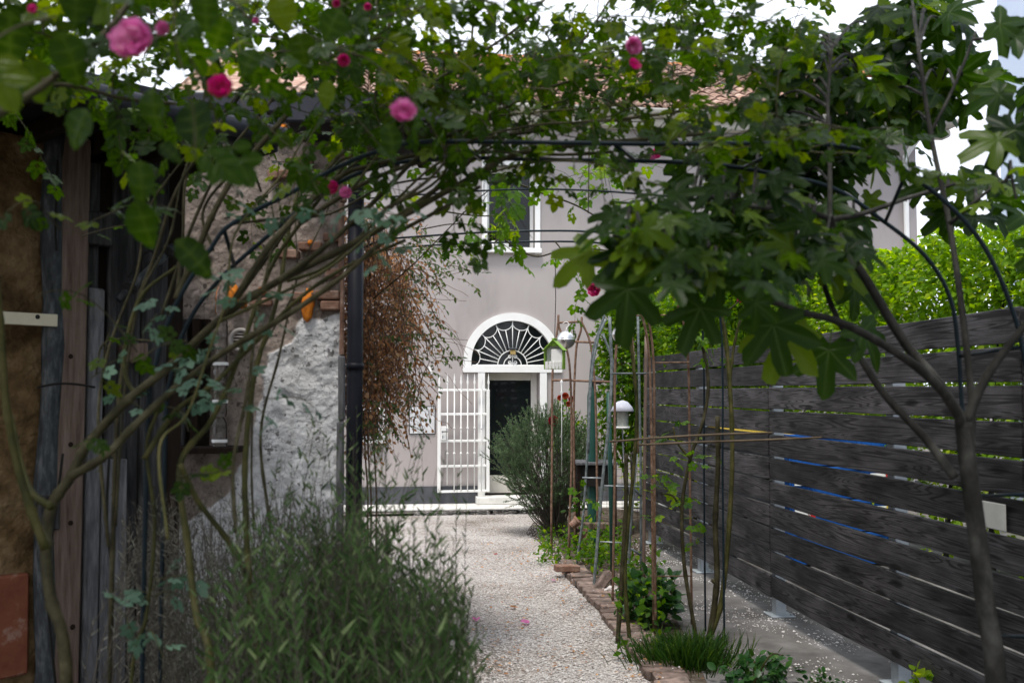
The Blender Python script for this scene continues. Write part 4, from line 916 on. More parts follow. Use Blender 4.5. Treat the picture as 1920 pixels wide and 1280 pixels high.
# ------------------------------------------------------------------ climbing rose over the near arch
rose = thing('climbing_rose', 'big climbing rose with thick green canes arching from the left over the path', 'rose', G(300, 1800))
def cane(parent, pts, Y0, Y1, r0, r1, mat=None, ground=False, name='cane', nodes_=True):
    n_ = len(pts); W_ = [P(x, y, lerp(Y0, Y1, i / (n_ - 1))) for i, (x, y) in enumerate(pts)]
    if ground: W_ = [Vector((W_[0].x + random.uniform(-.04, .04), W_[0].y, 0))] + W_
    c = catmull(W_, 7); rr_ = rads(len(c), r0, r1)
    if nodes_: rr_ = [q * (1 + (.22 if i % 9 == 4 else random.uniform(-.04, .04))) for i, q in enumerate(rr_)]
    b = MB().tube(c, rr_, 8)
    if r0 > .004:
        for i in range(2, len(c) - 1, 2):
            d = rv().normalized(); t = (c[i] - c[i - 1]).normalized(); d = (d - t * d.dot(t)).normalized(); p = c[i] + d * rr_[i] * .8; q = t.cross(d) * .0022
            b.add([p + t * .005, p - t * .004 + q, p - t * .004 - q, p + d * .008 - t * .002], [(0, 1, 3), (1, 2, 3), (2, 0, 3)])
    b.build(name, mat or M_cane, parent, None, True); return c
px2m = lambda r, Y=2.8: r * Y / FPX
canes = [
 ([(125, 1290), (95, 1120), (86, 1030), (96, 950), (132, 895), (165, 832), (240, 750), (320, 685), (420, 592), (520, 528), (640, 468), (760, 402), (880, 335), (960, 292), (1060, 274), (1200, 262), (1320, 250)], 2.75, 3.3, 13, 5, M_cane, True),
 ([(86, 1030), (40, 900), (12, 760), (2, 620), (-10, 480)], 2.75, 2.7, 9, 6, M_caneg, False),
 ([(96, 950), (62, 925), (40, 870), (22, 780)], 2.76, 2.9, 8, 4, M_caneg, False),
 ([(130, 895), (200, 852), (250, 800), (320, 735), (420, 660), (540, 590), (640, 520), (720, 452), (820, 396), (900, 350)], 2.78, 3.2, 9, 4, M_cane, False),
 ([(398, 1290), (368, 1150), (352, 1020), (338, 870), (395, 790), (440, 690), (478, 580), (520, 480), (600, 372), (660, 290)], 2.7, 3.4, 8.5, 4, M_caneg, True),
 ([(338, 870), (372, 940), (425, 1010), (462, 1080), (480, 1200), (485, 1290)], 2.8, 2.95, 6, 6, M_caneg, False),
 ([(470, 1130), (462, 1000), (460, 860), (478, 700), (520, 560), (540, 440), (560, 350)], 3.0, 3.6, 7.5, 4, M_caneg, False),
 ([(205, 1290), (212, 1000), (222, 760), (248, 600), (290, 480), (330, 360), (400, 250), (450, 180)], 3.1, 3.4, 6, 4, M_cane, True),
 ([(300, 700), (260, 740), (232, 680), (262, 560), (330, 500)], 3.0, 3.2, 6, 3.5, M_caneg, False),
 ([(545, 208), (490, 270), (440, 330), (400, 400), (370, 470), (330, 560)], 3.1, 3.0, 6, 7, M_cane, False),
 ([(600, 330), (660, 270), (760, 190), (850, 130), (960, 60), (1040, -20)], 3.2, 3.6, 5, 3, M_cane, False),
 ([(520, 528), (600, 470), (700, 380), (800, 280), (900, 225), (1010, 165), (1090, 80), (1150, -10)], 3.0, 3.7, 7, 3, M_cane, False),
 ([(640, 468), (740, 410), (850, 330), (930, 262), (1040, 236), (1180, 222), (1300, 205)], 3.1, 3.5, 7, 3.5, M_cane, False),
 ([(420, 592), (500, 470), (560, 400), (640, 330), (700, 310), (780, 290), (900, 262), (1020, 244)], 3.0, 3.3, 7, 4, M_cane, False),
 ([(-30, 230), (60, 175), (120, 130), (200, 60), (260, -20)], 1.7, 1.9, 5.5, 4, M_cane, False),
 ([(-20, 190), (50, 168), (130, 160), (230, 185), (330, 195)], 2.2, 2.6, 4, 3, M_cane, False),
 ([(560, 420), (680, 345), (800, 300), (920, 285), (1050, 290), (1150, 285)], 3.2, 3.5, 6, 4, M_cane, False),
 ([(640, 240), (740, 205), (860, 170), (980, 175), (1080, 150), (1200, 130)], 3.3, 3.6, 4.5, 3, M_cane, False),
 ([(690, 300), (700, 200), (720, 100), (740, -10)], 3.3, 3.5, 5, 3.5, M_cane, False),
 ([(850, 300), (845, 210), (880, 110), (890, -20)], 3.3, 3.6, 5, 3, M_cane, False),
 ([(400, 470), (380, 400), (420, 340), (470, 320), (490, 360)], 3.4, 3.5, 4, 3, M_cane, False),
 ([(300, 600), (340, 470), (350, 330), (400, 250)], 3.5, 3.7, 4.5, 3, M_cane, False),
 ([(330, 560), (350, 450), (420, 300), (500, 200), (560, 120)], 3.3, 3.6, 5, 3, M_cane, False),
 ([(270, 860), (330, 770), (400, 720), (470, 650), (560, 560), (650, 500), (760, 450)], 2.9, 3.3, 6, 4, M_caneg, False),
 ([(245, 1290), (275, 1150), (290, 980), (275, 840), (300, 760)], 2.9, 3.0, 4, 4, M_caneg, True),
 ([(430, 420), (520, 410), (620, 400), (720, 350), (830, 330)], 3.5, 3.8, 4, 3, M_cane, False),
 ([(350, 640), (300, 640), (200, 640), (180, 700)], 3.3, 3.4, 3, 2, M_cane, False)]
for pts, a, b, r0, r1, m, g_ in canes: cane(rose, pts, a, b, px2m(r0) * .92, px2m(r1) * .92, m, g_)
long_ = [q for q in canes if len(q[0]) > 6 and q[0][-1][1] < 420 and q[1] > 2.4]
for i in range(13):
    q = random.choice(long_); ox, oy = random.uniform(-110, 90), random.uniform(-110, 60); st_ = random.randrange(0, max(1, len(q[0]) - 5)); s_ = q[0][st_:]
    pts = [(x + ox * (.3 + .7 * k / len(s_)) + random.gauss(0, 9), y + oy * (.3 + .7 * k / len(s_)) + random.gauss(0, 9)) for k, (x, y) in enumerate(s_)]
    dz = random.uniform(-.35, .5); cane(rose, pts, q[1] + dz, q[2] + dz, px2m(random.uniform(2.2, 4.2)), px2m(random.uniform(1.2, 2)), random.choice([M_cane, M_cane, M_caneg]))
LV = Leaves(); tw = MB()
def canopy(poly, n_, Y0, Y1, L, step, size, droop=.35, dirs=None, lv=None, tb=None, r_=.0022, skip=0):
    for s in sample(poly, n_, Y0, Y1):
        d = dirs() if dirs else Vector((random.gauss(.3, .8), random.gauss(0, .5), random.gauss(.15, .4)))
        w_ = twig(s, d, L * random.uniform(.6, 1.3), 8, droop)
        (tb or tw).tube(w_, rads(len(w_), r_, r_ * .5), 4, False); (lv or LV).along(w_, step, size, .25, droop, skip)
    return
canopy([(-60, -80), (470, -80), (470, 110), (300, 150), (-60, 180)], 7, 1.45, 2.0, .30, .055, .95)
canopy([(-60, -80), (700, -80), (700, 120), (440, 190), (100, 160), (-60, 130)], 92, 2.2, 3.6, .5, .05, .80)
canopy([(380, -80), (1330, -80), (1330, 60), (1270, 190), (1000, 200), (700, 200), (450, 150)], 150, 2.7, 4.3, .5, .048, .76)
canopy([(420, 110), (1280, 90), (1280, 250), (1000, 255), (700, 250), (450, 230)], 52, 2.9, 3.9, .42, .05, .70)
canopy([(1200, -80), (1560, -80), (1500, 110), (1250, 220)], 24, 3.0, 4.4, .45, .055, .8)
canopy([(480, 190), (680, 180), (660, 360), (560, 400), (470, 330)], 16, 4.5, 5.4, .4, .045, .8)
ov = Leaves()   # unseen foliage added above and behind the camera to shade the foreground
for s in [Vector((random.uniform(-3.2, 2.6), y_, max(random.uniform(2.7, 3.3), random.uniform(.42, .60) * y_ + HC + random.uniform(.05, .5)))) for y_ in [random.uniform(-3.2, 2.4) for _ in range(560)] + [random.uniform(2.4, 4.6) for _ in range(40)]]:
    w_ = twig(s, Vector((random.gauss(.3, .8), random.gauss(0, .5), random.gauss(.1, .3))), random.uniform(.4, .8), 8, .3); tw.tube(w_, rads(len(w_), .0022, .001), 4, False); ov.along(w_, .05, 1.0, .25, .35)
scatter('added_shade_foliage', T_rose, ov.P, ov.Y, ov.N, ov.S, M_roseleaf, rose)
canopy([(850, 258), (1620, 258), (1620, 300), (850, 300)], 18, 2.55, 3.3, .36, .05, .72)
canopy([(110, 400), (340, 400), (340, 900), (150, 900)], 9, 2.5, 3.1, .30, .06, .62)
BLO = ((250, 76, 37.0, 1.5, 0), (415, 165, 21.8, 1.7, 1), (645, 114, 10.9, 2.2, 1), (757, 210, 23.5, 1.8, 0), (1187, 86, 16.0, 2.4, 0), (1189, 122, 11.8, 2.45, 1), (62, 18, 8.4, 1.8, 1), (306, 54, 12.6, 1.65, 0), (632, 8, 7.6, 2.3, 1), (625, 352, 11.8, 2.6, 1), (648, 362, 10.9, 2.65, 0), (690, 14, 6.7, 2.5, 1), (480, 40, 5.9, 2.5, 0))
def cleared(L):
    x, y, dd = proj(L.P); keep = np.ones(len(L.P), bool)
    for bx0, by0, br, bY, _ in BLO: keep &= ~((np.hypot(x - bx0, y - by0) < br + 32 * 3 / np.maximum(dd, .5) * .9) & (dd < bY + .1))
    keep &= ~((x > 930) & (x < 1045) & (y > 330) & (y < 500) & (dd < 4.4) & (rng.random(len(x)) < .9))
    for nm in 'PYNS': setattr(L, nm, [v for v, k in zip(getattr(L, nm), keep) if k])
cleared(LV)
Tn = singles(T_rose, LV.P, LV.Y, LV.N, LV.S, M_roseleaf, rose, 255)
tag(tw.build('twig_mass', M_cane, rose), kind='stuff')
# single big leaves close to the lens
NB = [(285, 165, 100, -.1, .95), (205, 100, 95, .5, .9), (362, 190, 110, .15, .72), (262, 300, 95, .1, .6), (258, 372, 115, .12, .62), (330, 448, 110, .75, .5), (165, 205, 95, -.6, .7), (110, 60, 115, .4, .9), (20, 20, 120, -.3, .9), (705, 182, 78, -.2, .85), (728, 232, 70, .25, .8), (150, -30, 95, 0, .9), (330, 20, 90, .3, .8), (60, 110, 95, .1, .9), (420, 30, 80, -.4, .8), (300, 270, 60, .9, .5), (480, 90, 70, -.5, .85), (560, 60, 70, .2, .85), (620, 150, 64, -.3, .8), (10, 130, 90, .2, .9), (240, -20, 95, .1, .9), (390, -20, 90, -.2, .9), (520, -10, 80, .3, .9), (640, 20, 80, -.4, .9)]
fl_ = [fineleaf(1, .84, seed=1), fineleaf(1, .6, .3, .25, seed=2), fineleaf(1, .78, .1, .3, seed=3)]; big = [trimesh('leaf', q[0], q[1], M_roseleaf, np.zeros(len(q[0])), q[2]) for q in fl_]
for i, (x, y, s, an, wr) in enumerate(NB):
    if any(math.hypot(x - q[0], y + s * .4 - q[1]) < q[2] + s * .45 for q in BLO): continue
    Y = random.uniform(1.55, 1.9) if x < 500 else random.uniform(1.9, 2.3); yv = Vector((math.sin(an), random.uniform(-.35, .35), -math.cos(an))); nv = Vector((random.uniform(-.5, .5), -.8, random.uniform(.0, .8)))
    Rm = frames(np.array([yv]), np.array([nv]))[0]
    link(bpy.data.objects.new('leaf', big[1 if wr <= .68 else random.choice((0, 2))]), rose, Matrix.Translation(P(x, y, Y)) @ Matrix(Rm.tolist()).to_4x4() @ Matrix.Scale(s * .88 * Y / FPX, 4))
LB = Leaves(); tb = MB()
for poly, n_, Y in (([(270, 560), (520, 540), (500, 640), (320, 640)], 7, 2.9), ([(390, 690), (530, 690), (510, 790), (410, 790)], 5, 3.0), ([(210, 1060), (350, 1050), (320, 1180), (210, 1180)], 7, 2.8), ([(500, 390), (580, 380), (560, 430)], 2, 2.7), ([(650, 420), (840, 370), (850, 400), (680, 470)], 5, 2.7), ([(250, 690), (360, 640), (330, 720)], 3, 3.0), ([(150, 700), (230, 720), (220, 760)], 2, 3.0)):
    canopy(poly, n_, Y - .15, Y + .2, .16, .045, .62, .3, None, LB, tb, .0016)
singles(T_rose, LB.P, LB.Y, LB.N, LB.S, M_grey_leaf, rose, 40, 'grey_green_foliage')
tag(tb.build('sprig_stem', M_caneg, rose), kind='stuff')
for (x, y, r, Y, k) in BLO:
    flower(rose, x, y, r, Y, k)

# ------------------------------------------------------------------ fig tree on the right
fig = thing('fig_tree', 'young fig tree with forked grey trunk and big lobed leaves on the right', 'tree', to_ground(P(1868, 1300, 3.0)))
trk = cane(fig, [(1868, 1300), (1850, 1150), (1832, 1000), (1816, 880), (1806, 790)], 3.0, 3.0, .033, .026, M_bark_fig, True, 'trunk', False)
brs = [([(1806, 800), (1780, 748), (1725, 692), (1650, 642), (1570, 602), (1500, 584), (1390, 545), (1285, 512)], 3.00, 2.65, 13, 5),
 ([(1808, 795), (1762, 722), (1695, 640), (1625, 525), (1578, 452), (1552, 408)], 3.00, 3.15, 14, 8), ([(1552, 408), (1490, 392), (1420, 388), (1350, 375), (1280, 350)], 3.10, 2.85, 8, 4), ([(1556, 412), (1620, 400), (1700, 372), (1790, 345)], 3.10, 3.35, 8, 4), ([(1556, 420), (1556, 310), (1552, 200), (1560, 90)], 3.10, 3.25, 7, 3),
 ([(1790, 895), (1732, 818), (1656, 736), (1596, 642), (1560, 575), (1537, 508)], 3.02, 3.35, 12, 6), ([(1818, 880), (1822, 760), (1806, 600), (1780, 420), (1745, 250), (1722, 90)], 3.10, 3.35, 11, 5), ([(1812, 790), (1850, 705), (1920, 612), (2000, 520), (2060, 400), (2080, 260)], 3.00, 2.85, 13, 3), ([(1745, 250), (1790, 160), (1830, 60)], 3.30, 3.35, 5, 3), ([(1780, 420), (1850, 360), (1900, 330)], 3.15, 3.05, 6, 3), ([(1500, 584), (1380, 530), (1240, 470), (1150, 440)], 2.70, 2.45, 6, 4)]
bpts = []
for pts, a, b, r0, r1 in brs: bpts += cane(fig, pts, a, b, px2m(r0, 3) * .78, px2m(r1, 3) * .85, M_bark_fig, False, 'branch', False)
FL = Leaves(); ft = MB()
def figs(poly, n_, per=7, spread=.12, dY=.6, sh=0.0):
    for c in sample(poly, n_, 4, 4):
        x, y, _ = proj([c]); q = min(bpts, key=lambda b: (proj([b])[0][0] - x[0]) ** 2 + (proj([b])[1][0] - y[0]) ** 2)
        Y = max(2.3, q.y + sh + random.uniform(-dY, dY)); e_ = P(x[0], y[0], Y); mid = (q + e_) / 2 + Vector((0, 0, .05)); path_ = catmull([q, mid, e_], 4)
        ft.tube(path_, rads(len(path_), .006, .004), 5)
        for k in range(per):
            p = e_ + rv(.03); th = k * 2.4 + random.random(); out = Vector((math.cos(th), math.sin(th) * .8, random.uniform(-.75, .15)))
            FL.put(p + out * spread * random.uniform(.1, .7), out, Vector((0, -.62, .55)) + out * .2 + rv(.32), random.uniform(.060, .112) * Y / 3)
pA = [(1150, 425), (1230, 345), (1400, 340), (1540, 390), (1580, 470), (1440, 500), (1270, 490), (1180, 490)]
pB = [(1450, 110), (1560, 40), (1750, -40), (1830, 30), (1810, 170), (1700, 190), (1560, 240), (1430, 200)]
pC = [(1230, 250), (1480, 210), (1730, 240), (1850, 330), (1870, 400), (1700, 440), (1450, 410), (1260, 360)]
bp2 = list(bpts); figs(pA, 28, dY=.45); figs(pB, 27, dY=.35, sh=.75); figs(pC, 20, dY=.3, sh=.95); figs([(1820, 290), (1910, 300), (1910, 400), (1830, 400)], 3, 5); figs([(1960, 120), (2120, 120), (2120, 420), (2000, 420)], 6, 6)
for (x, y, s, an, Y) in ((1560, 620, .14, -.2, 3.0), (1600, 590, .13, .5, 3.0), (1490, 585, .15, -.4, 2.8), (1440, 570, .14, .2, 2.7), (1180, 500, .14, -.1, 2.5), (1330, 545, .13, -.5, 2.7), (1915, 215, .13, -.6, 2.8), (1900, 250, .12, -1.2, 2.8), (1845, 30, .13, 1.0, 3.1), (1870, 75, .13, 1.7, 3.1), (1130, 455, .12, -.9, 2.7)):
    FL.put(P(x, y, Y), (math.sin(an), -.1, -math.cos(an)), Vector((random.uniform(-.4, .4), -.8, .45)), s)
singles(None, FL.P, FL.Y, FL.N, FL.S, M_figleaf, fig, 300, variants=[figleaf(i) for i in range(7)])
tag(ft.build('twig_mass', M_bark_fig, fig), kind='stuff')


# ------------------------------------------------------------------ hedge and shrubs behind
hedge = thing('tall_hedge', 'tall bright yellow-green clipped hedge rising behind the timber fence', 'hedge', (3.4, 11.3, 0))
hp = [Vector((1.75, 14.6, 0)), Vector((3.2, 11.8, 0)), Vector((4.75, 8.6, 0)), Vector((5.6, 6.6, 0))]; hc = catmull(hp, 20)
n = 88000; ti = rng.uniform(0, len(hc) - 1.001, n); Pq = np.array([tuple(lerp(hc[int(t)], hc[int(t) + 1], t % 1)) for t in ti])
tz = np.array([3.28 + .22 * noise.noise(Vector((t * .23, 0, 0))) + .12 * noise.noise(Vector((t * .9, 5, 0))) for t in ti])
zz = tz * rng.beta(2.2, 1.0, n); dep = rng.uniform(0, 1.0, n) ** 1.3 * 1.1
bul = np.array([noise.noise(Vector((a[0] * 1.6, a[1] * 1.6, z * 1.6))) for a, z in zip(Pq, zz)])
hn_ = np.array([-.88, -.47, 0]); Pq = Pq + hn_ * (.25 - dep + bul * .28)[:, None]; Pq[:, 2] = zz + bul * .08
Yv = rng.normal(0, .6, (n, 3)) + hn_ * .7 + [0, 0, -.1]; Nv = rng.normal(0, .45, (n, 3)) + hn_ * .45 + [0, 0, .8]
scatter('foliage', T_simple, Pq, Yv, Nv, rng.uniform(.05, .095, n), M_hedge, hedge)
b = MB()
for i in range(4, len(hc), 3):
    c = hc[i] + Vector((.25, .1, 0)); b = MB().tube(twig(c, (random.uniform(-.1, .1), 0, 1), 2.9, 8, 0, .12), rads(9, .03, .008), 6); b.build('stem', M_bark_fig, hedge)
def cloud(name, label, cat, base, centre, rad, n_, size, mat, T=T_simple, up=.8, parts=0, hollow=.45, stems=10, bark=None, group=None):
    t = thing(name, label, cat, base, group); c = np.array(centre); d = rng.normal(0, 1, (n_, 3)); d /= np.linalg.norm(d, axis=1)[:, None]
    lump = np.array([1 + .30 * noise.noise(Vector(tuple(v * 2.3 + c))) + .15 * noise.noise(Vector(tuple(v * 6 + c))) for v in d])
    r_ = (hollow + (1 - hollow) * rng.random(n_)) * lump; Pp = c + d * np.array(rad) * r_[:, None]; k = Pp[:, 2] > .02; Pp, d = Pp[k], d[k]
    Yv = d * .7 + rng.normal(0, .5, d.shape); Nv = d * .4 + [0, -.1, up] + rng.normal(0, .4, d.shape); Sc = size * rng.uniform(.7, 1.3, len(Pp))
    if parts: singles(T, Pp, Yv, Nv, Sc, mat, t, parts)
    else: scatter('foliage', T, Pp, Yv, Nv, Sc, mat, t)
    for i in range(stems):
        e_ = Vector(Pp[random.randrange(len(Pp))]); b0 = Vector(base) + Vector((random.gauss(0, .03), random.gauss(0, .03), 0)); pt = catmull([b0, (b0 + e_) / 2 + Vector((0, 0, .1 * (e_ - b0).length)) + rv(.03), e_], 4)
        MB().tube(pt, rads(len(pt), .008, .003), 5).build('stem', bark or M_twig, t)
    return t
bc_ = P(1178, 650, 12.4); cloud('leafy_shrub', 'leafy green shrub growing against the far end of the timber fence', 'shrub', (bc_.x, 12.4, 0), (bc_.x, 12.4, 2.2), (.42, .45, 1.35), 5200, .075, M_hedged, stems=8)
bc_ = P(1300, 560, 10.6); cloud('leafy_shrub', 'dark green climbing shrub leaning over the top of the fence from behind', 'shrub', (bc_.x + .25, 10.9, 0), (bc_.x + .35, 10.9, 2.45), (.75, .3, .75), 4200, .07, M_hedged, stems=8)
bc_ = P(1110, 812, 13.0); cloud('leafy_shrub', 'loose leafy plant behind the rosemary bush with small pale green leaves', 'plant', (bc_.x, 13.0, 0), (bc_.x, 13.0, 1.0), (.30, .25, .5), 800, .06, M_hedged, stems=8)
g = G(1100, 1030); 
weeds = Leaves()
for s in range(150):
    q = G(random.uniform(1015, 1170), random.uniform(1000, 1062)); 
    for k in range(6): weeds.put(q + Vector((random.gauss(0, .05), random.gauss(0, .05), random.uniform(.01, .16))), rv(.6) + Vector((0, 0, .2)), Vector((0, -.2, .8)) + rv(.4), random.uniform(.03, .07))
for s in range(85):
    q = G(random.uniform(1085, 1165), random.uniform(1030, 1090)) if s < 50 else G(random.uniform(1165, 1250), random.uniform(1060, 1250))
    for k in range(6): weeds.put(q + Vector((random.gauss(0, .04), random.gauss(0, .04), random.uniform(.05, .42))), rv(.6) + Vector((0, 0, .2)), Vector((0, -.2, .8)) + rv(.4), random.uniform(.04, .08))
w_ = scatter('ground_weeds', T_simple, weeds.P, weeds.Y, weeds.N, weeds.S, M_hedged)
LT = Leaves()
for i in range(620):
    if i < 150: q = G(random.gauss(1010, 42), random.gauss(1035, 18))
    elif i < 300: e_ = fine_c[random.randrange(len(fine_c))]; q = e_ + Vector((random.gauss(.0, .12), 0, 0))
    else: q = G(random.uniform(880, 1100), random.uniform(960, 1270))
    LT.put((q.x, q.y, random.uniform(.008, .02) + (.05 if 150 <= i < 300 and q.x > e_.x else 0)), Vector((random.gauss(0, 1), random.gauss(0, 1), .1)), Vector((0, 0, 1)) + rv(.3), random.uniform(.014, .038))
tag(scatter('leaf_litter', T_simple, LT.P, LT.Y, LT.N, LT.S, M_ivyd), None, None, None, 'stuff')
# rosemary
def spiky(name, label, cat, base, targets, r_base, needles, size, mat, bark, start=.35, tilt=.8, rs=.004, thing_=None, wid=1.0, part='foliage', bsway=.12):
    t = thing_ or thing(name, label, cat, base); Pn, Yn, Nn, Sn = [], [], [], []; st = MB()
    for e_ in targets:
        b0 = Vector(base) + Vector((random.gauss(0, r_base), random.gauss(0, r_base), 0)) if not isinstance(base, list) else base.pop()
        e_ = Vector(e_); L = (e_ - b0).length; mid = (b0 + e_) / 2 + rv(bsway * .4 * L) * .5 + Vector((0, 0, -.06 * L)); pt = catmull([b0, mid, e_], 4)
        st.tube(pt, rads(len(pt), rs, rs * .35), 4, False); tot = len(pt) - 1
        for k in range(needles):
            u = lerp(start, 1.0, (k + random.random()) / needles) * tot; i = min(int(u), tot - 1); p = lerp(pt[i], pt[i + 1], u - i); tn = (pt[i + 1] - pt[i]).normalized()
            a = rv().normalized(); a = (a - tn * a.dot(tn)).normalized()
            Pn.append(tuple(p)); Yn.append(tuple(a * tilt + tn * .9)); Nn.append(tuple(a.cross(tn) + rv(.3))); Sn.append(size * random.uniform(.6, 1.25) * (1 - .4 * max(0, u / tot - .85) / .15))
    T = (T_needle[0] * np.array([wid, 1, 1]), T_needle[1], T_needle[2])
    scatter(part, T, Pn, Yn, Nn, Sn, mat, t); tag(st.build('stem_mass' if part == 'foliage' else 'dry_stem_mass', bark, t), kind='stuff'); return t
gb = G(1042, 1003); ros = thing('rosemary_bush', 'rounded grey-green rosemary bush standing in front of the white door', 'shrub', gb)
cx = P(1028, 880, gb.y); Pn, Yn, Nn, Sn = [], [], [], []; st = MB()
for i in range(1500):
    dd = rv().normalized(); r_ = random.uniform(.55, 1.0) * (1 + .22 * noise.noise(dd * 2.2 + Vector((4, 1, 2))) + .1 * noise.noise(dd * 5)); p = Vector((cx.x + dd.x * .60 * r_, gb.y + dd.y * .46 * r_, .86 + dd.z * .62 * r_))
    if p.z < .2 or (p.z < .55 and abs(p.x - cx.x - .05) > .12 + .75 * p.z): continue
    dr = (dd * .75 + Vector((0, 0, .75)) + rv(.25)).normalized(); L = random.uniform(.10, .24); pt = twig(p, dr, L, 4, -.1, .2)
    st.tube(pt, .0025, 4, False)
    if i % 9 == 0: st.tube(catmull([gb + rv(.03), (gb + p) / 2 + rv(.04), p], 4), rads(9, .008, .003), 5, False)
    for k in range(42):
        u = random.random() * 4; j = min(int(u), 3); q = lerp(pt[j], pt[j + 1], u - j); aa = rv().normalized(); Pn.append(tuple(q)); Yn.append(tuple(aa * .8 + dr * .9)); Nn.append(tuple(rv())); Sn.append(random.uniform(.020, .040))
scatter('foliage', T_needle, Pn, Yn, Nn, Sn, M_rosemary, ros); tag(st.build('stem_mass', M_twig, ros), kind='stuff')
# lavender thicket, left foreground
tg, bs_ = [], []
top = lambda x: np.interp(x, [200, 330, 450, 600, 680, 760, 820, 870, 910], [1010, 950, 910, 890, 860, 890, 940, 1010, 1130])
for i in range(30):
    xc = random.triangular(280, 880, 700); Yc = random.uniform(2.5, 4.2) if xc < 800 else random.uniform(2.7, 3.5); hz_ = random.uniform(0, 150); c0 = P(lerp(xc, 590, .22), 1300, Yc)
    for k in range(random.randint(13, 24)):
        xt = xc + random.gauss(0, 52); yt = top(xt) + hz_ + random.expovariate(1 / 60) + abs(xt - xc) * .5; Yt = Yc + random.gauss(0, .16)
        if xt > 930: continue
        tg.append(P(xt, min(yt, 1330), Yt)); bs_.append(Vector((c0.x + random.gauss(0, .035), Yc + random.gauss(0, .035), 0)))
for i in range(46):
    x = random.triangular(480, 900, 720); Y = random.uniform(2.6, 3.6); tg.append(P(x, top(x) - random.uniform(10, 120), Y)); b0 = P(lerp(x, 560, .6), 1300, Y); bs_.append(Vector((b0.x, Y, 0)))
lav = thing('lavender_thicket', 'tall grey-green lavender thicket spilling over the left edge of the gravel path', 'lavender', (-.6, 3.2, 0))
bs_ = bs_[::-1]; spiky('', '', '', bs_, tg, 0, 40, .046, M_lav, M_twig, .28, .75, .0019, lav, 1.05, bsway=.30)
tg, bs_ = [], []
for i in range(760):
    x = random.uniform(225, 800); Y = random.uniform(2.9, 4.4); y = np.interp(x, [230, 400, 600, 800], [930, 910, 900, 1050]) + random.expovariate(1 / 150)
    tg.append(P(x, min(y, 1340), Y)); b0 = P(lerp(x, 560, .3), 1300, Y); bs_.append(Vector((b0.x, Y, 0)))
bs_ = bs_[::-1]; spiky('', '', '', bs_, tg, 0, 30, .036, M_greydry, M_twig, .35, 1.0, .0022, lav, .7, 'dry_foliage', .45)

# brown and green ivy hanging beside the downpipe
ivy = thing('hanging_ivy', 'tangle of brown dead creeper with green edges hanging beside the black downpipe', 'creeper', (-1.2, 7.3, 0))
pI = [(658, 385), (770, 405), (838, 470), (850, 520), (800, 570), (815, 640), (785, 700), (750, 740), (735, 785), (690, 800), (655, 760)]
pIc = [(658, 395), (740, 420), (790, 480), (790, 600), (770, 690), (720, 750), (660, 760)]
st = MB(); D = Leaves(); Gn = Leaves()
for s in sample(pIc, 900, 6.7, 8.0):
    w_ = twig(s - Vector((.08, 0, 0)), Vector((random.gauss(.1, .5), random.gauss(0, .4), random.gauss(-.6, .5))), random.uniform(.3, .7), 9, .9, .7); st.tube(w_, random.choice((.0014, .0018, .0030)), 4, False); D.along(w_, .055, .027, .5, .7, .1)
for s in sample(pI, 60, 6.6, 7.9) + sample([(760, 410), (850, 470), (860, 530), (800, 560), (770, 500)], 26, 6.8, 7.6) + sample([(660, 720), (780, 720), (800, 790), (690, 820)], 22, 6.7, 7.6) + sample([(780, 600), (830, 620), (820, 680), (770, 720)], 10, 6.8, 7.5):
    w_ = twig(s, Vector((random.gauss(.6, .5), random.gauss(0, .4), random.gauss(-.05, .4))), random.uniform(.15, .32), 6, .5, .35); st.tube(w_, .002, 4, False); Gn.along(w_, .024, .042, .3, .3)
for x0, x1 in ((662, 668), (700, 690), (690, 684), (668, 700)):
    pt = catmull([P(x0, 420, 6.9), P((x0 + x1) / 2 + 8, 620, 6.9), P(x1, 800, 6.8), P(x1 + 6, 930, 6.75)], 6); st.tube(pt + [to_ground(pt[-1])], .006, 5)
for s in sample([(790, 480), (880, 560), (860, 700), (800, 640)], 16, 7, 7.5): st.tube(twig(s - Vector((.1, 0, 0)), Vector((random.gauss(.8, .2), 0, random.gauss(-.3, .4))), .35, 6, .2, .4), .0016, 4, False)
tag(st.build('tendril_mass', M_vine, ivy), kind='stuff'); scatter('dead_foliage', T_oval, D.P, D.Y, D.N, D.S, M_ivyd, ivy); scatter('green_foliage', T_long, Gn.P, Gn.Y, Gn.N, Gn.S, M_ivyg, ivy)

# low plants along the bed
g = G(1222, 1172); cloud('glossy_shrub', 'small dark glossy-leaved shrub between the brown rods and the concrete', 'shrub', g, g + Vector((0, 0, .20)), (.25, .2, .22), 300, .085, M_shrub, T_oval, 1.2, 220, .3, 8, M_caneg)
g = G(1290, 1245); Pn, Yn, Nn, Sn = [], [], [], []
for i in range(1500):
    a = random.uniform(0, 6.28); r_ = abs(random.gauss(0, .12)); Pn.append((g.x + math.cos(a) * r_ * 1.35, g.y + math.sin(a) * r_, 0)); Yn.append((math.cos(a) * .55 + random.gauss(0, .2), math.sin(a) * .5, 1)); Nn.append(tuple(rv() + Vector((0, -.5, 0)))); Sn.append(random.uniform(.10, .24))
T_blade = (np.array([(-.02, 0, 0), (.02, 0, 0), (.02, .4, .02), (-.02, .4, .02), (.015, .75, -.08), (-.015, .75, -.08), (0, 1, -.25)]), np.array([(0, 1, 2), (0, 2, 3), (3, 2, 4), (3, 4, 5), (5, 4, 6)]), np.zeros(7))
gt_ = thing('grass_clump', 'dark tufted grass clump at the foot of the staked rose stems', 'grass', g); scatter('blades', T_blade, Pn, Yn, Nn, Sn, M_grass, gt_)
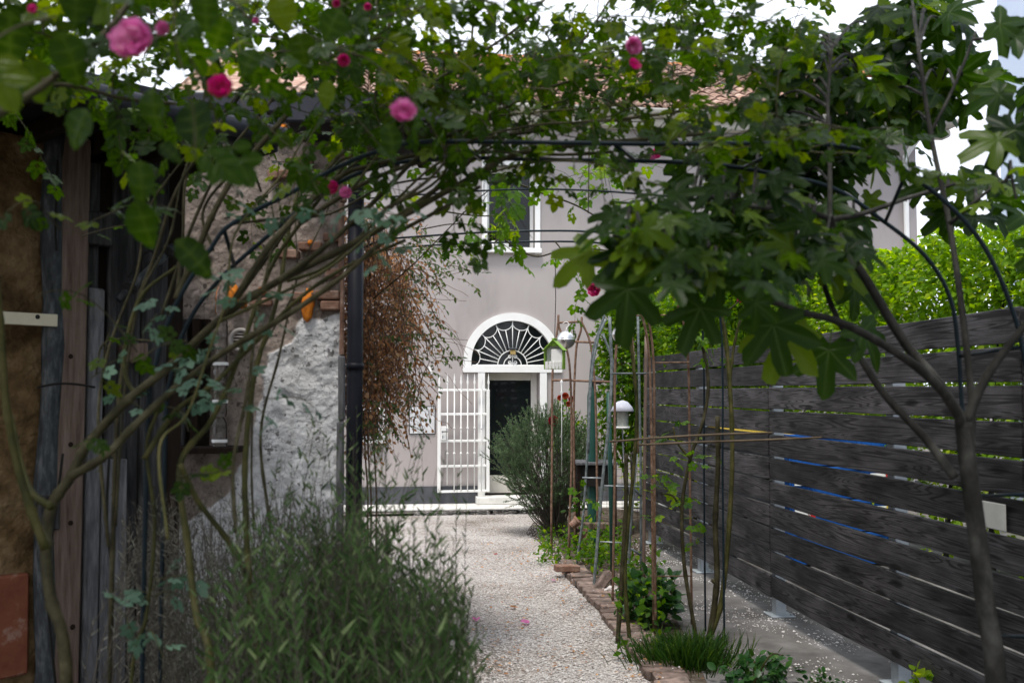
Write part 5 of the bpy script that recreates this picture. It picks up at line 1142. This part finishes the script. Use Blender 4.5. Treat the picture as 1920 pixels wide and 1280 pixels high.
g = G(1425, 1285); cloud('broadleaf_weed', 'low broad-leaved green weed at the bottom edge beside the concrete', 'weed', g, g + Vector((0, 0, .08)), (.25, .16, .12), 260, .055, M_shrub, T_oval, 1, 150, .2, 5, M_caneg)
g = G(1728, 1330); cloud('upright_weed', 'small upright yellow-green weed below the fence near the fig trunk', 'weed', g, g + Vector((0, 0, .14)), (.07, .07, .16), 40, .06, M_hedge, T_oval, .8, 40, .2, 4, M_caneg)
g = G(1535, 1300); cloud('creeping_weed', 'sparse creeping dark weed on the concrete near the bottom edge', 'weed', g, g + Vector((0, 0, .05)), (.16, .08, .08), 60, .035, M_shrub, T_oval, 1, 60, .2, 4, M_caneg)
g = G(1205, 1120); cloud('pale_weed', 'pale green weed tuft behind the glossy shrub at the foot of the blue rod', 'weed', g, g + Vector((-.02, .35, .12)), (.13, .1, .13), 120, .04, M_hedged, T_oval, 1, 0, .2, 4, M_caneg)

# staked rose with upright stems, and its overhead canes
rose2 = thing('staked_rose', 'slender rose with bare upright stems tied to thin black stakes beside the fence', 'rose', G(1330, 1200))
Y = 7.05
for pts, r0, r1, m, gd in (([(1332, 1195), (1352, 1130), (1366, 1000), (1373, 850), (1368, 720), (1360, 630), (1352, 590)], 7, 5, M_caneg, True), ([(1330, 1192), (1344, 1090), (1341, 980), (1346, 870), (1345, 780)], 8, 6, M_cane, True), ([(1303, 1180), (1283, 1060), (1279, 950), (1294, 860), (1318, 790), (1328, 720), (1318, 650)], 5, 4, M_cane, True), ([(1368, 720), (1376, 650), (1388, 600)], 4, 3, M_caneg, False), ([(1344, 1095), (1334, 1086)], 4, 4, M_cane, False), ([(1280, 960), (1262, 930), (1240, 925)], 3, 2, M_caneg, False), ([(1294, 860), (1270, 830), (1262, 800)], 3, 2, M_caneg, False), ([(1172, 1090), (1176, 1000), (1190, 860), (1194, 760), (1185, 660), (1178, 600)], 5, 4, M_caneg, True), ([(1165, 1092), (1173, 960), (1174, 850)], 6, 5, M_cane, True)): cane(rose2, pts, Y, Y, px2m(r0, Y) * .75, px2m(r1, Y) * .75, m, gd)
for pts, Ya, Yb, r_ in (([(930, 440), (1000, 480), (1060, 468), (1140, 470), (1230, 500)], 6.6, 7.0, 3), ([(960, 340), (1010, 360), (1080, 385), (1140, 420)], 5.6, 6.2, 3.4), ([(790, 430), (850, 420), (900, 428), (960, 470)], 6.4, 6.6, 2), ([(1040, 452), (1080, 500), (1115, 540)], 6.9, 7.0, 2.5), ([(820, 395), (900, 405), (960, 400)], 6, 6.2, 2.5), ([(1105, 260), (1104, 330), (1103, 400)], 5.2, 5.2, 2), ([(1350, 590), (1380, 570), (1424, 530), (1470, 572)], 7, 6.9, 3), ([(700, 560), (770, 500), (830, 440), (900, 370), (960, 330)], 6.2, 5.6, 2)): cane(rose2, pts, Ya, Yb, px2m(r_, 6.5) * .6, px2m(r_, 6.5) * .4, M_cane, False, 'cane', False)
R2 = Leaves(); t2 = MB(); dn = lambda: Vector((random.gauss(0, .4), random.gauss(0, .3), random.gauss(-.6, .3)))
canopy([(900, 315), (985, 318), (975, 380), (940, 430), (905, 430)], 6, 5.0, 5.8, .35, .045, 1.0, .7, dn, R2, t2, .0018)
canopy([(1040, 290), (1150, 280), (1150, 420), (1090, 380)], 10, 5.2, 6.4, .35, .06, .85, .4, None, R2, t2, .0018)
canopy([(1040, 450), (1150, 460), (1180, 560), (1100, 540), (1060, 500)], 14, 6.7, 7.2, .3, .05, .9, .4, None, R2, t2, .0018)
canopy([(820, 440), (880, 440), (870, 480), (830, 480)], 3, 6.3, 6.6, .25, .06, .8, .4, None, R2, t2, .0018)
canopy([(1200, 420), (1450, 400), (1480, 560), (1300, 600), (1200, 560)], 22, 6.6, 7.4, .35, .05, 1.0, .4, None, R2, t2, .0018)
for (x, y, k) in ((1270, 800, 2), (1300, 830, 2), (1245, 915, 2), (1225, 880, 2), (1250, 960, 2), (1325, 1010, 2), (1318, 640, 4), (1300, 620, 3), (1335, 670, 2), (1285, 850, 2), (1310, 940, 1), (1095, 945, 3), (1215, 905, 2)): canopy([(x - 14, y - 12), (x + 14, y - 12), (x + 14, y + 12), (x - 14, y + 12)], k, Y - .1, Y + .1, .16, .05, .75, .3, None, R2, t2, .0016)
singles(T_rose, R2.P, R2.Y, R2.N, R2.S, M_hedged, rose2, 230); tag(t2.build('twig_mass', M_caneg, rose2), kind='stuff')
for (x, y, r, Yb, k) in ((1115, 543, 12, 7.0, 1), (1424, 522, 10, 6.95, 1), (1388, 562, 6, 7.0, 1), (1468, 568, 9, 6.9, 1), (1473, 582, 8, 6.9, 1), (1230, 288, 9, 5.6, 1), (1222, 296, 7, 5.6, 0)): flower(rose2, x, y, r, Yb, k)

# small red-flowered plant beside the rosemary
g = P(1058, 790, 13.0); rf_ = cloud('red_flowered_plant', 'bushy plant with crimson and russet double flowers behind the rosemary bush', 'plant', (g.x, 13.0, 0), (g.x, 13.0, 1.15), (.22, .2, .55), 500, .06, M_hedged, stems=8)
for (x, y, r, k) in ((1037, 788, 9, 2), (1050, 746, 5, 3), (1060, 742, 6, 3), (1072, 748, 6, 3), (1066, 757, 5, 3), (1102, 888, 4, 2)): flower(rf_, x, y, r, 12.1 if k == 2 else 12.7, k)

# ------------------------------------------------------------------ plant supports
def rods(name, label, cat, base, lst, mat, r_=3.2):
    t = thing(name, label, cat, base)
    for it in lst:
        pts, Yr = it[0], it[1]; gnd = it[2] if len(it) > 2 else True; m = it[3] if len(it) > 3 else mat; q = it[4] if len(it) > 4 else r_
        W_ = tubeY(pts, Yr); c = catmull(W_, 5) if len(W_) > 2 else W_
        if gnd: c = c + [to_ground(c[-1])]
        MB().tube(c, q * Yr / FPX, 7).build('rod' if gnd else 'ring_bar', m, t, None, True)
    return t
rods('rusty_obelisk', 'rust-brown metal plant obelisk with a short top bar behind the green bird house', 'plant support', G(1068, 1040), [
 ([(1047, 602), (1042, 645), (1036, 700), (1035, 862), (1034, 960)], 10.9), ([(1047, 590), (1048, 612), (1060, 645), (1069, 700), (1072, 850), (1067, 1000)], 10.6),
 ([(1091, 594), (1089, 620), (1081, 650), (1077, 720), (1076, 800), (1078, 980)], 11.1), ([(1091, 604), (1106, 640), (1114, 700), (1118, 800), (1120, 950)], 10.8),
 ([(1047, 605), (1091, 603)], 10.7, False), ([(1035, 713), (1072, 712)], 10.7, False), ([(1069, 713), (1150, 716)], 10.8, False), ([(1066, 640), (1118, 642)], 10.9, False)], M_rust, 2.2)
rods('galvanised_obelisk', 'grey galvanised plant obelisk with leaning legs between the rusty and brown supports', 'plant support', G(1112, 1108), [
 ([(1134, 590), (1114, 650), (1106, 720), (1101, 850), (1094, 960), (1082, 1050)], 9.9), ([(1136, 598), (1120, 640), (1108, 720), (1103, 850)], 9.6, False), ([(1143, 594), (1147, 700), (1141, 800), (1130, 900), (1114, 1095)], 8.9, True, M_zinc, 3.0), ([(1092, 895), (1132, 896)], 9.4, False, M_galv, 1.3), ([(1128, 910), (1200, 912)], 8.9, False, M_galv, 1.3), ([(1125, 1015), (1170, 1017)], 8.9, False, M_galv, 1.3), ([(1194, 850), (1185, 960), (1177, 1080)], 9.1), ([(1130, 625), (1150, 680), (1156, 720)], 9.5, False)], M_zinc, 2.3)
rods('brown_obelisk', 'tall brown weathered plant obelisk with arched twin rods in front of the fence end', 'plant support', G(1226, 1185), [
 ([(1192, 562), (1208, 606), (1218, 680), (1222, 850), (1225, 1150)], 7.4), ([(1205, 563), (1218, 610), (1226, 690), (1227, 850), (1229, 1150)], 7.3), ([(1262, 553), (1282, 606), (1291, 690), (1293, 850), (1297, 1140)], 7.6, True, M_rust, 2.4),
 ([(1170, 570), (1160, 610), (1153, 700), (1153, 850), (1149, 1110)], 8.2), ([(1183, 600), (1193, 750), (1196, 850)], 8.2, False), ([(1223, 680), (1292, 679)], 7.4, False, M_rust, 1.6), ([(1185, 592), (1262, 590)], 7.6, False, M_rust, 1.4), ([(1147, 700), (1212, 700)], 8, False, M_zinc, 1.8), ([(1229, 1080), (1297, 1079)], 7.4, False, M_rust, 1.2), ([(1212, 630), (1209, 850), (1207, 1060)], 8.6, True, M_woodp, 3.4)], M_rust, 2.5)
rods('blue_rod', 'slim blue-green painted rod standing behind the brown obelisk', 'plant support', G(1201, 1085), [([(1196, 590), (1201, 850), (1202, 1060)], 9.2), ([(1193, 860), (1182, 1000), (1179, 1070)], 9.0), ([(1188, 915), (1202, 930)], 9.1, False), ([(1182, 1028), (1202, 1040)], 9.1, False)], M_zinc, 2.4)
for lb, pts in (('upper bamboo cane tied level across the brown obelisk and black stakes', [(1143, 828), (1240, 820), (1350, 814), (1448, 811)]), ('lower bamboo cane tied level across the black stakes', [(1196, 834), (1300, 829), (1420, 825), (1562, 819)])):
    pt = tubeY(pts, 6.9); tag(MB().tube(catmull(pt, 4), .008, 7).build('bamboo_cane', M_bamboo, None, None, True), lb, 'cane', 'bamboo canes tied level')
gp = thing('green_post', 'dark green plastic post with a grey cap behind the galvanised obelisk', 'post', G(1110, 985)); q = P(1110, 735, 11.2)
MB().lathe([(.001, 1.86), (.03, 1.84), (.055, 1.70), (.058, .0)], 12, Matrix.Translation((q.x, 11.2, 0))).build('shaft', M_gpost, gp, None, True); MB().lathe([(.001, 1.93), (.06, 1.9), (.09, 1.86), (.02, 1.84)], 12, Matrix.Translation((q.x + .05, 11.2, .0))).build('cap', M_plinth, gp, None, True)
g2 = P(1141, 735, 9.0); tag(MB().tube([(g2.x, 9.0, 1.75), (g2.x + .03, 9.0, 0)], .02, 8).build('green_stake', M_gpost, None, None, True), 'dark green tapered stake leaning beside the leaning galvanised leg', 'stake')
wm = thing('wire_mesh_panel', 'fine rusty wire mesh panel standing behind the plant supports', 'mesh', P(1170, 990, 12.6)); b = MB()
for i in range(13): a = P(1118 + i * 9.5, 775, 12.7); b.tube([a, (a.x, a.y, 0)], .0022, 4, False)
for j in range(16): b.tube([P(1118, 775 + j * 13, 12.7), P(1232, 775 + j * 13, 12.7)], .0022, 4, False)
tag(b.build('wire_grid', M_rust, wm), kind='stuff')
tb_ = thing('garden_table', 'low dark garden table with pale top behind the obelisk legs', 'table', G(1118, 985)); tp = P(1116, 863, 11.3); MB().cbox((tp.x, 11.3, tp.z - .02), (.46, .5, .03), .004).build('tabletop', M_woodl, tb_)
for sx in (-.2, .2):
    for sy_ in (-.2, .2): MB().box((tp.x + sx, 11.3 + sy_, (tp.z - .036) / 2), (.035, .035, tp.z - .036)).build('leg', M_woodd, tb_)
MB().box((tp.x, 11.3, tp.z - .16), (.40, .40, .22)).build('dark_box', M_dark, tb_)  # plain dark box filling the space under the tabletop
q = P(1112, 985, 10.6); tag(MB().cbox(tuple(q), (.34, .12, .06), .006).build('plank_offcut', M_woodp), 'short brown plank lying level among the weeds under the obelisks', 'plank'); 
for lb, x, y, rt in (('tipped terracotta pot left of the short brown plank', 1078, 980, .9), ('terracotta pot leaning below the short brown plank', 1096, 1003, -.5)):
    q = P(x, y, 10.3); tag(MB().lathe([(.001, -.05), (.035, -.05), (.048, .03), (.056, .03), (.056, .05), (.046, .05), (.04, -.03), (.001, -.03)], 14).build('terracotta_pot', M_brick, None, None, False, Matrix.Translation(q) @ Matrix.Rotation(rt, 4, 'Y')), lb, 'pot', 'terracotta pots in the weeds')
# bird house, feeders, metal balls
bh = thing('bird_house', 'lime-green and white hanging bird house with a little white picket front', 'bird house', P(1040, 692, 7.6)); o_ = P(1040, 692, 7.6); s = 7.6 / FPX
M_ = Matrix.Translation(o_) @ Matrix.Rotation(-.35, 4, 'Z'); w, h1, h2, d = 36 * s, 36 * s, 54 * s, .06
MB().add([(-w / 2, d / 2, 0), (w / 2, d / 2, 0), (w / 2, d / 2, h1), (0, d / 2, h2), (-w / 2, d / 2, h1), (-w / 2, d / 2 - .008, 0), (w / 2, d / 2 - .008, 0), (w / 2, d / 2 - .008, h1), (0, d / 2 - .008, h2), (-w / 2, d / 2 - .008, h1)], [(0, 1, 2, 3, 4), (9, 8, 7, 6, 5)] + [(i, (i + 1) % 5, 5 + (i + 1) % 5, 5 + i) for i in range(5)]).build('back_wall', M_white, bh, M_)
MB().cbox((0, 0, .004), (w, d, .008), .002).build('floor', M_lime, bh, M_)
for sg in (-1, 1):
    L_ = math.hypot(w / 2 + .02, h2 - h1 + .01); an = math.atan2(h2 - h1, w / 2); MB().cbox((0, 0, 0), (L_ + .01, d + .03, .008), .002).build('roof_panel', M_lime, bh, M_ @ Matrix.Translation((sg * w / 4, 0, (h1 + h2) / 2 + .004)) @ Matrix.Rotation(sg * an, 4, 'Y'))
    MB().cbox((sg * w / 2, 0, h1 / 2), (.008, d, h1), .002).build('side_wall', M_lime, bh, M_)
MB().add([(-w / 2 * .55, -d / 2, h1 + .03), (w / 2 * .55, -d / 2, h1 + .03), (0, -d / 2, h2 - .005), (-w / 2 * .55, -d / 2 + .006, h1 + .03), (w / 2 * .55, -d / 2 + .006, h1 + .03), (0, -d / 2 + .006, h2 - .005)], [(0, 1, 2), (5, 4, 3), (0, 3, 4, 1), (1, 4, 5, 2), (2, 5, 3, 0)]).build('gable', M_lime, bh, M_)
for i in range(5): MB().cbox((-w / 2 + .018 + i * (w - .036) / 4, -d / 2, .03), (.022, .006, .058), .002).build('picket', M_white, bh, M_)
MB().cbox((w * .17, -d / 2 + .008, h1 * .56), (w * .62, .006, h1 * .95), .002).build('front_panel', M_white, bh, M_)
MB().box((0, -d / 2 + .004, .025), (w - .01, .004, .012)).build('picket_rail', M_white, bh, M_)
MB().tube([P(1040, 639, 7.6), P(1042, 560, 7.4), P(1041, 480, 7.0)], .003, 5).build('hanging_wire', M_dark, bh)
def ball(label, px, py, r, Y):
    t = thing('metal_ball', label, 'ball', P(px, py, Y), 'hanging metal balls'); R_ = r * Y / FPX; M_ = Matrix.Translation(P(px, py, Y))
    b = MB(); n_ = 20; V_ = []; k = 14
    for i in range(k + 1):
        a = math.pi * i / k
        for j in range(n_): rr_ = R_ * (1 + (.035 if j % 5 == 0 else 0)); V_.append((rr_ * math.sin(a) * math.cos(2 * math.pi * j / n_), rr_ * math.sin(a) * math.sin(2 * math.pi * j / n_), R_ * math.cos(a)))
    b.add(V_, [(i * n_ + j, i * n_ + (j + 1) % n_, (i + 1) * n_ + (j + 1) % n_, (i + 1) * n_ + j) for i in range(k) for j in range(n_)]); b.build('shell', M_steel, t, M_, True)
    MB().lathe([(R_ * 1.0, -.006), (R_ * 1.05, -.006), (R_ * 1.05, .006), (R_, .006)], 20, M_).build('seam_band', M_steel, t, None, True)
    MB().tube([M_ @ Vector(q) for q in catmull([(0, 0, R_), (R_ * .1, 0, R_ * 1.35), (R_ * .35, 0, R_ * 1.7), (R_ * .05, 0, R_ * 2.0), (-R_ * .35, 0, R_ * 1.8)], 5)], .004, 6).build('hook', M_white, t, None, True)
ball('shiny steel hanging ball just right of the bird house', 1061, 637, 17, 10.4); ball('shiny steel hanging ball above the domed bird feeder', 1166, 627, 18, 8.5)
bf = thing('bird_feeder', 'hanging bird feeder with a pale domed roof and clear seed tube', 'bird feeder', P(1167, 802, 8.5)); q = P(1167, 770, 8.5); s = 8.5 / FPX; M_ = Matrix.Translation(q)
MB().lathe([(.001, 20 * s), (10 * s, 17 * s), (18 * s, 8 * s), (22 * s, 0), (21 * s, -1 * s), (16 * s, 6 * s), (.001, 16 * s)], 24, M_).build('dome_roof', pmat('pale_lilac_plastic', [(.40, .41, .48), (.50, .51, .57)], 6, .35, .02), bf, None, True)
MB().lathe([(9.5 * s, -30 * s), (9.5 * s, 4 * s)], 20, M_).build('seed_tube', pmat('milky_tube', [(.42, .43, .38), (.52, .53, .48)], 8, .3, .02), bf, None, True); MB().lathe([(.001, -33 * s), (13 * s, -33 * s), (14 * s, -29 * s), (12 * s, -30 * s), (.001, -30 * s)], 20, M_).build('tray', M_white, bf, None, True)
for a in range(4): MB().tube([M_ @ Vector((13 * s * math.cos(a * 1.57 + .5), 13 * s * math.sin(a * 1.57 + .5), 2 * s)), M_ @ Vector((13 * s * math.cos(a * 1.57 + .5), 13 * s * math.sin(a * 1.57 + .5), -31 * s))], .0018, 5).build('wire', M_galv, bf)
MB().tube([M_ @ Vector((0, 0, 18 * s)), P(1166, 645, 8.5)], .002, 5).build('hanging_wire', M_dark, bf); MB().tube([M_ @ Vector((0, 0, -33 * s)), M_ @ Vector((.01, .02, -90 * s))], .006, 6).build('perch_rod', M_galv, bf)
wo = P(1053, 735, 10.2); wt = MB().lathe([(.001, -.10), (.008, -.09), (.006, -.02), (.013, .0), (.006, .02), (.008, .09), (.014, .11), (.001, .13)], 8, Matrix.Translation(wo)); wt.tube([wo + Vector((0, 0, -.1)), (wo.x, wo.y, .9)], .002, 4); tag(wt.build('white_finial', M_white, None, None, True), 'thin white finial on a wire above the red-flowered plant', 'ornament')
# potted plants on the upper window sill
for lb, x, wd in (('pale flower pot with trailing yellow-green leaves, left on the upper window sill', 928, .13), ('white flower pot with small leaves, second on the upper window sill', 948, .12)):
    xx_, zz_ = hl(x, 464); base = HM @ Vector((xx_, .0, wz0)); t = cloud('potted_plant', lb, 'potted plant', base, base + Vector((0, 0, .25)), (.15, .12, .16), 120, .07, M_hedge, T_long, .8, 0, .2, 4, M_caneg, 'potted plants on the window sill')
    MB().lathe([(.001, .0), (.045, .0), (.06, .11), (.055, .11), (.05, .09), (.001, .09)], 14, Matrix.Translation(base)).build('pot', M_white, t, None, True)
for o in bpy.data.objects:
    if o.name.startswith('ground_weeds'): tag(o, None, None, None, 'stuff')
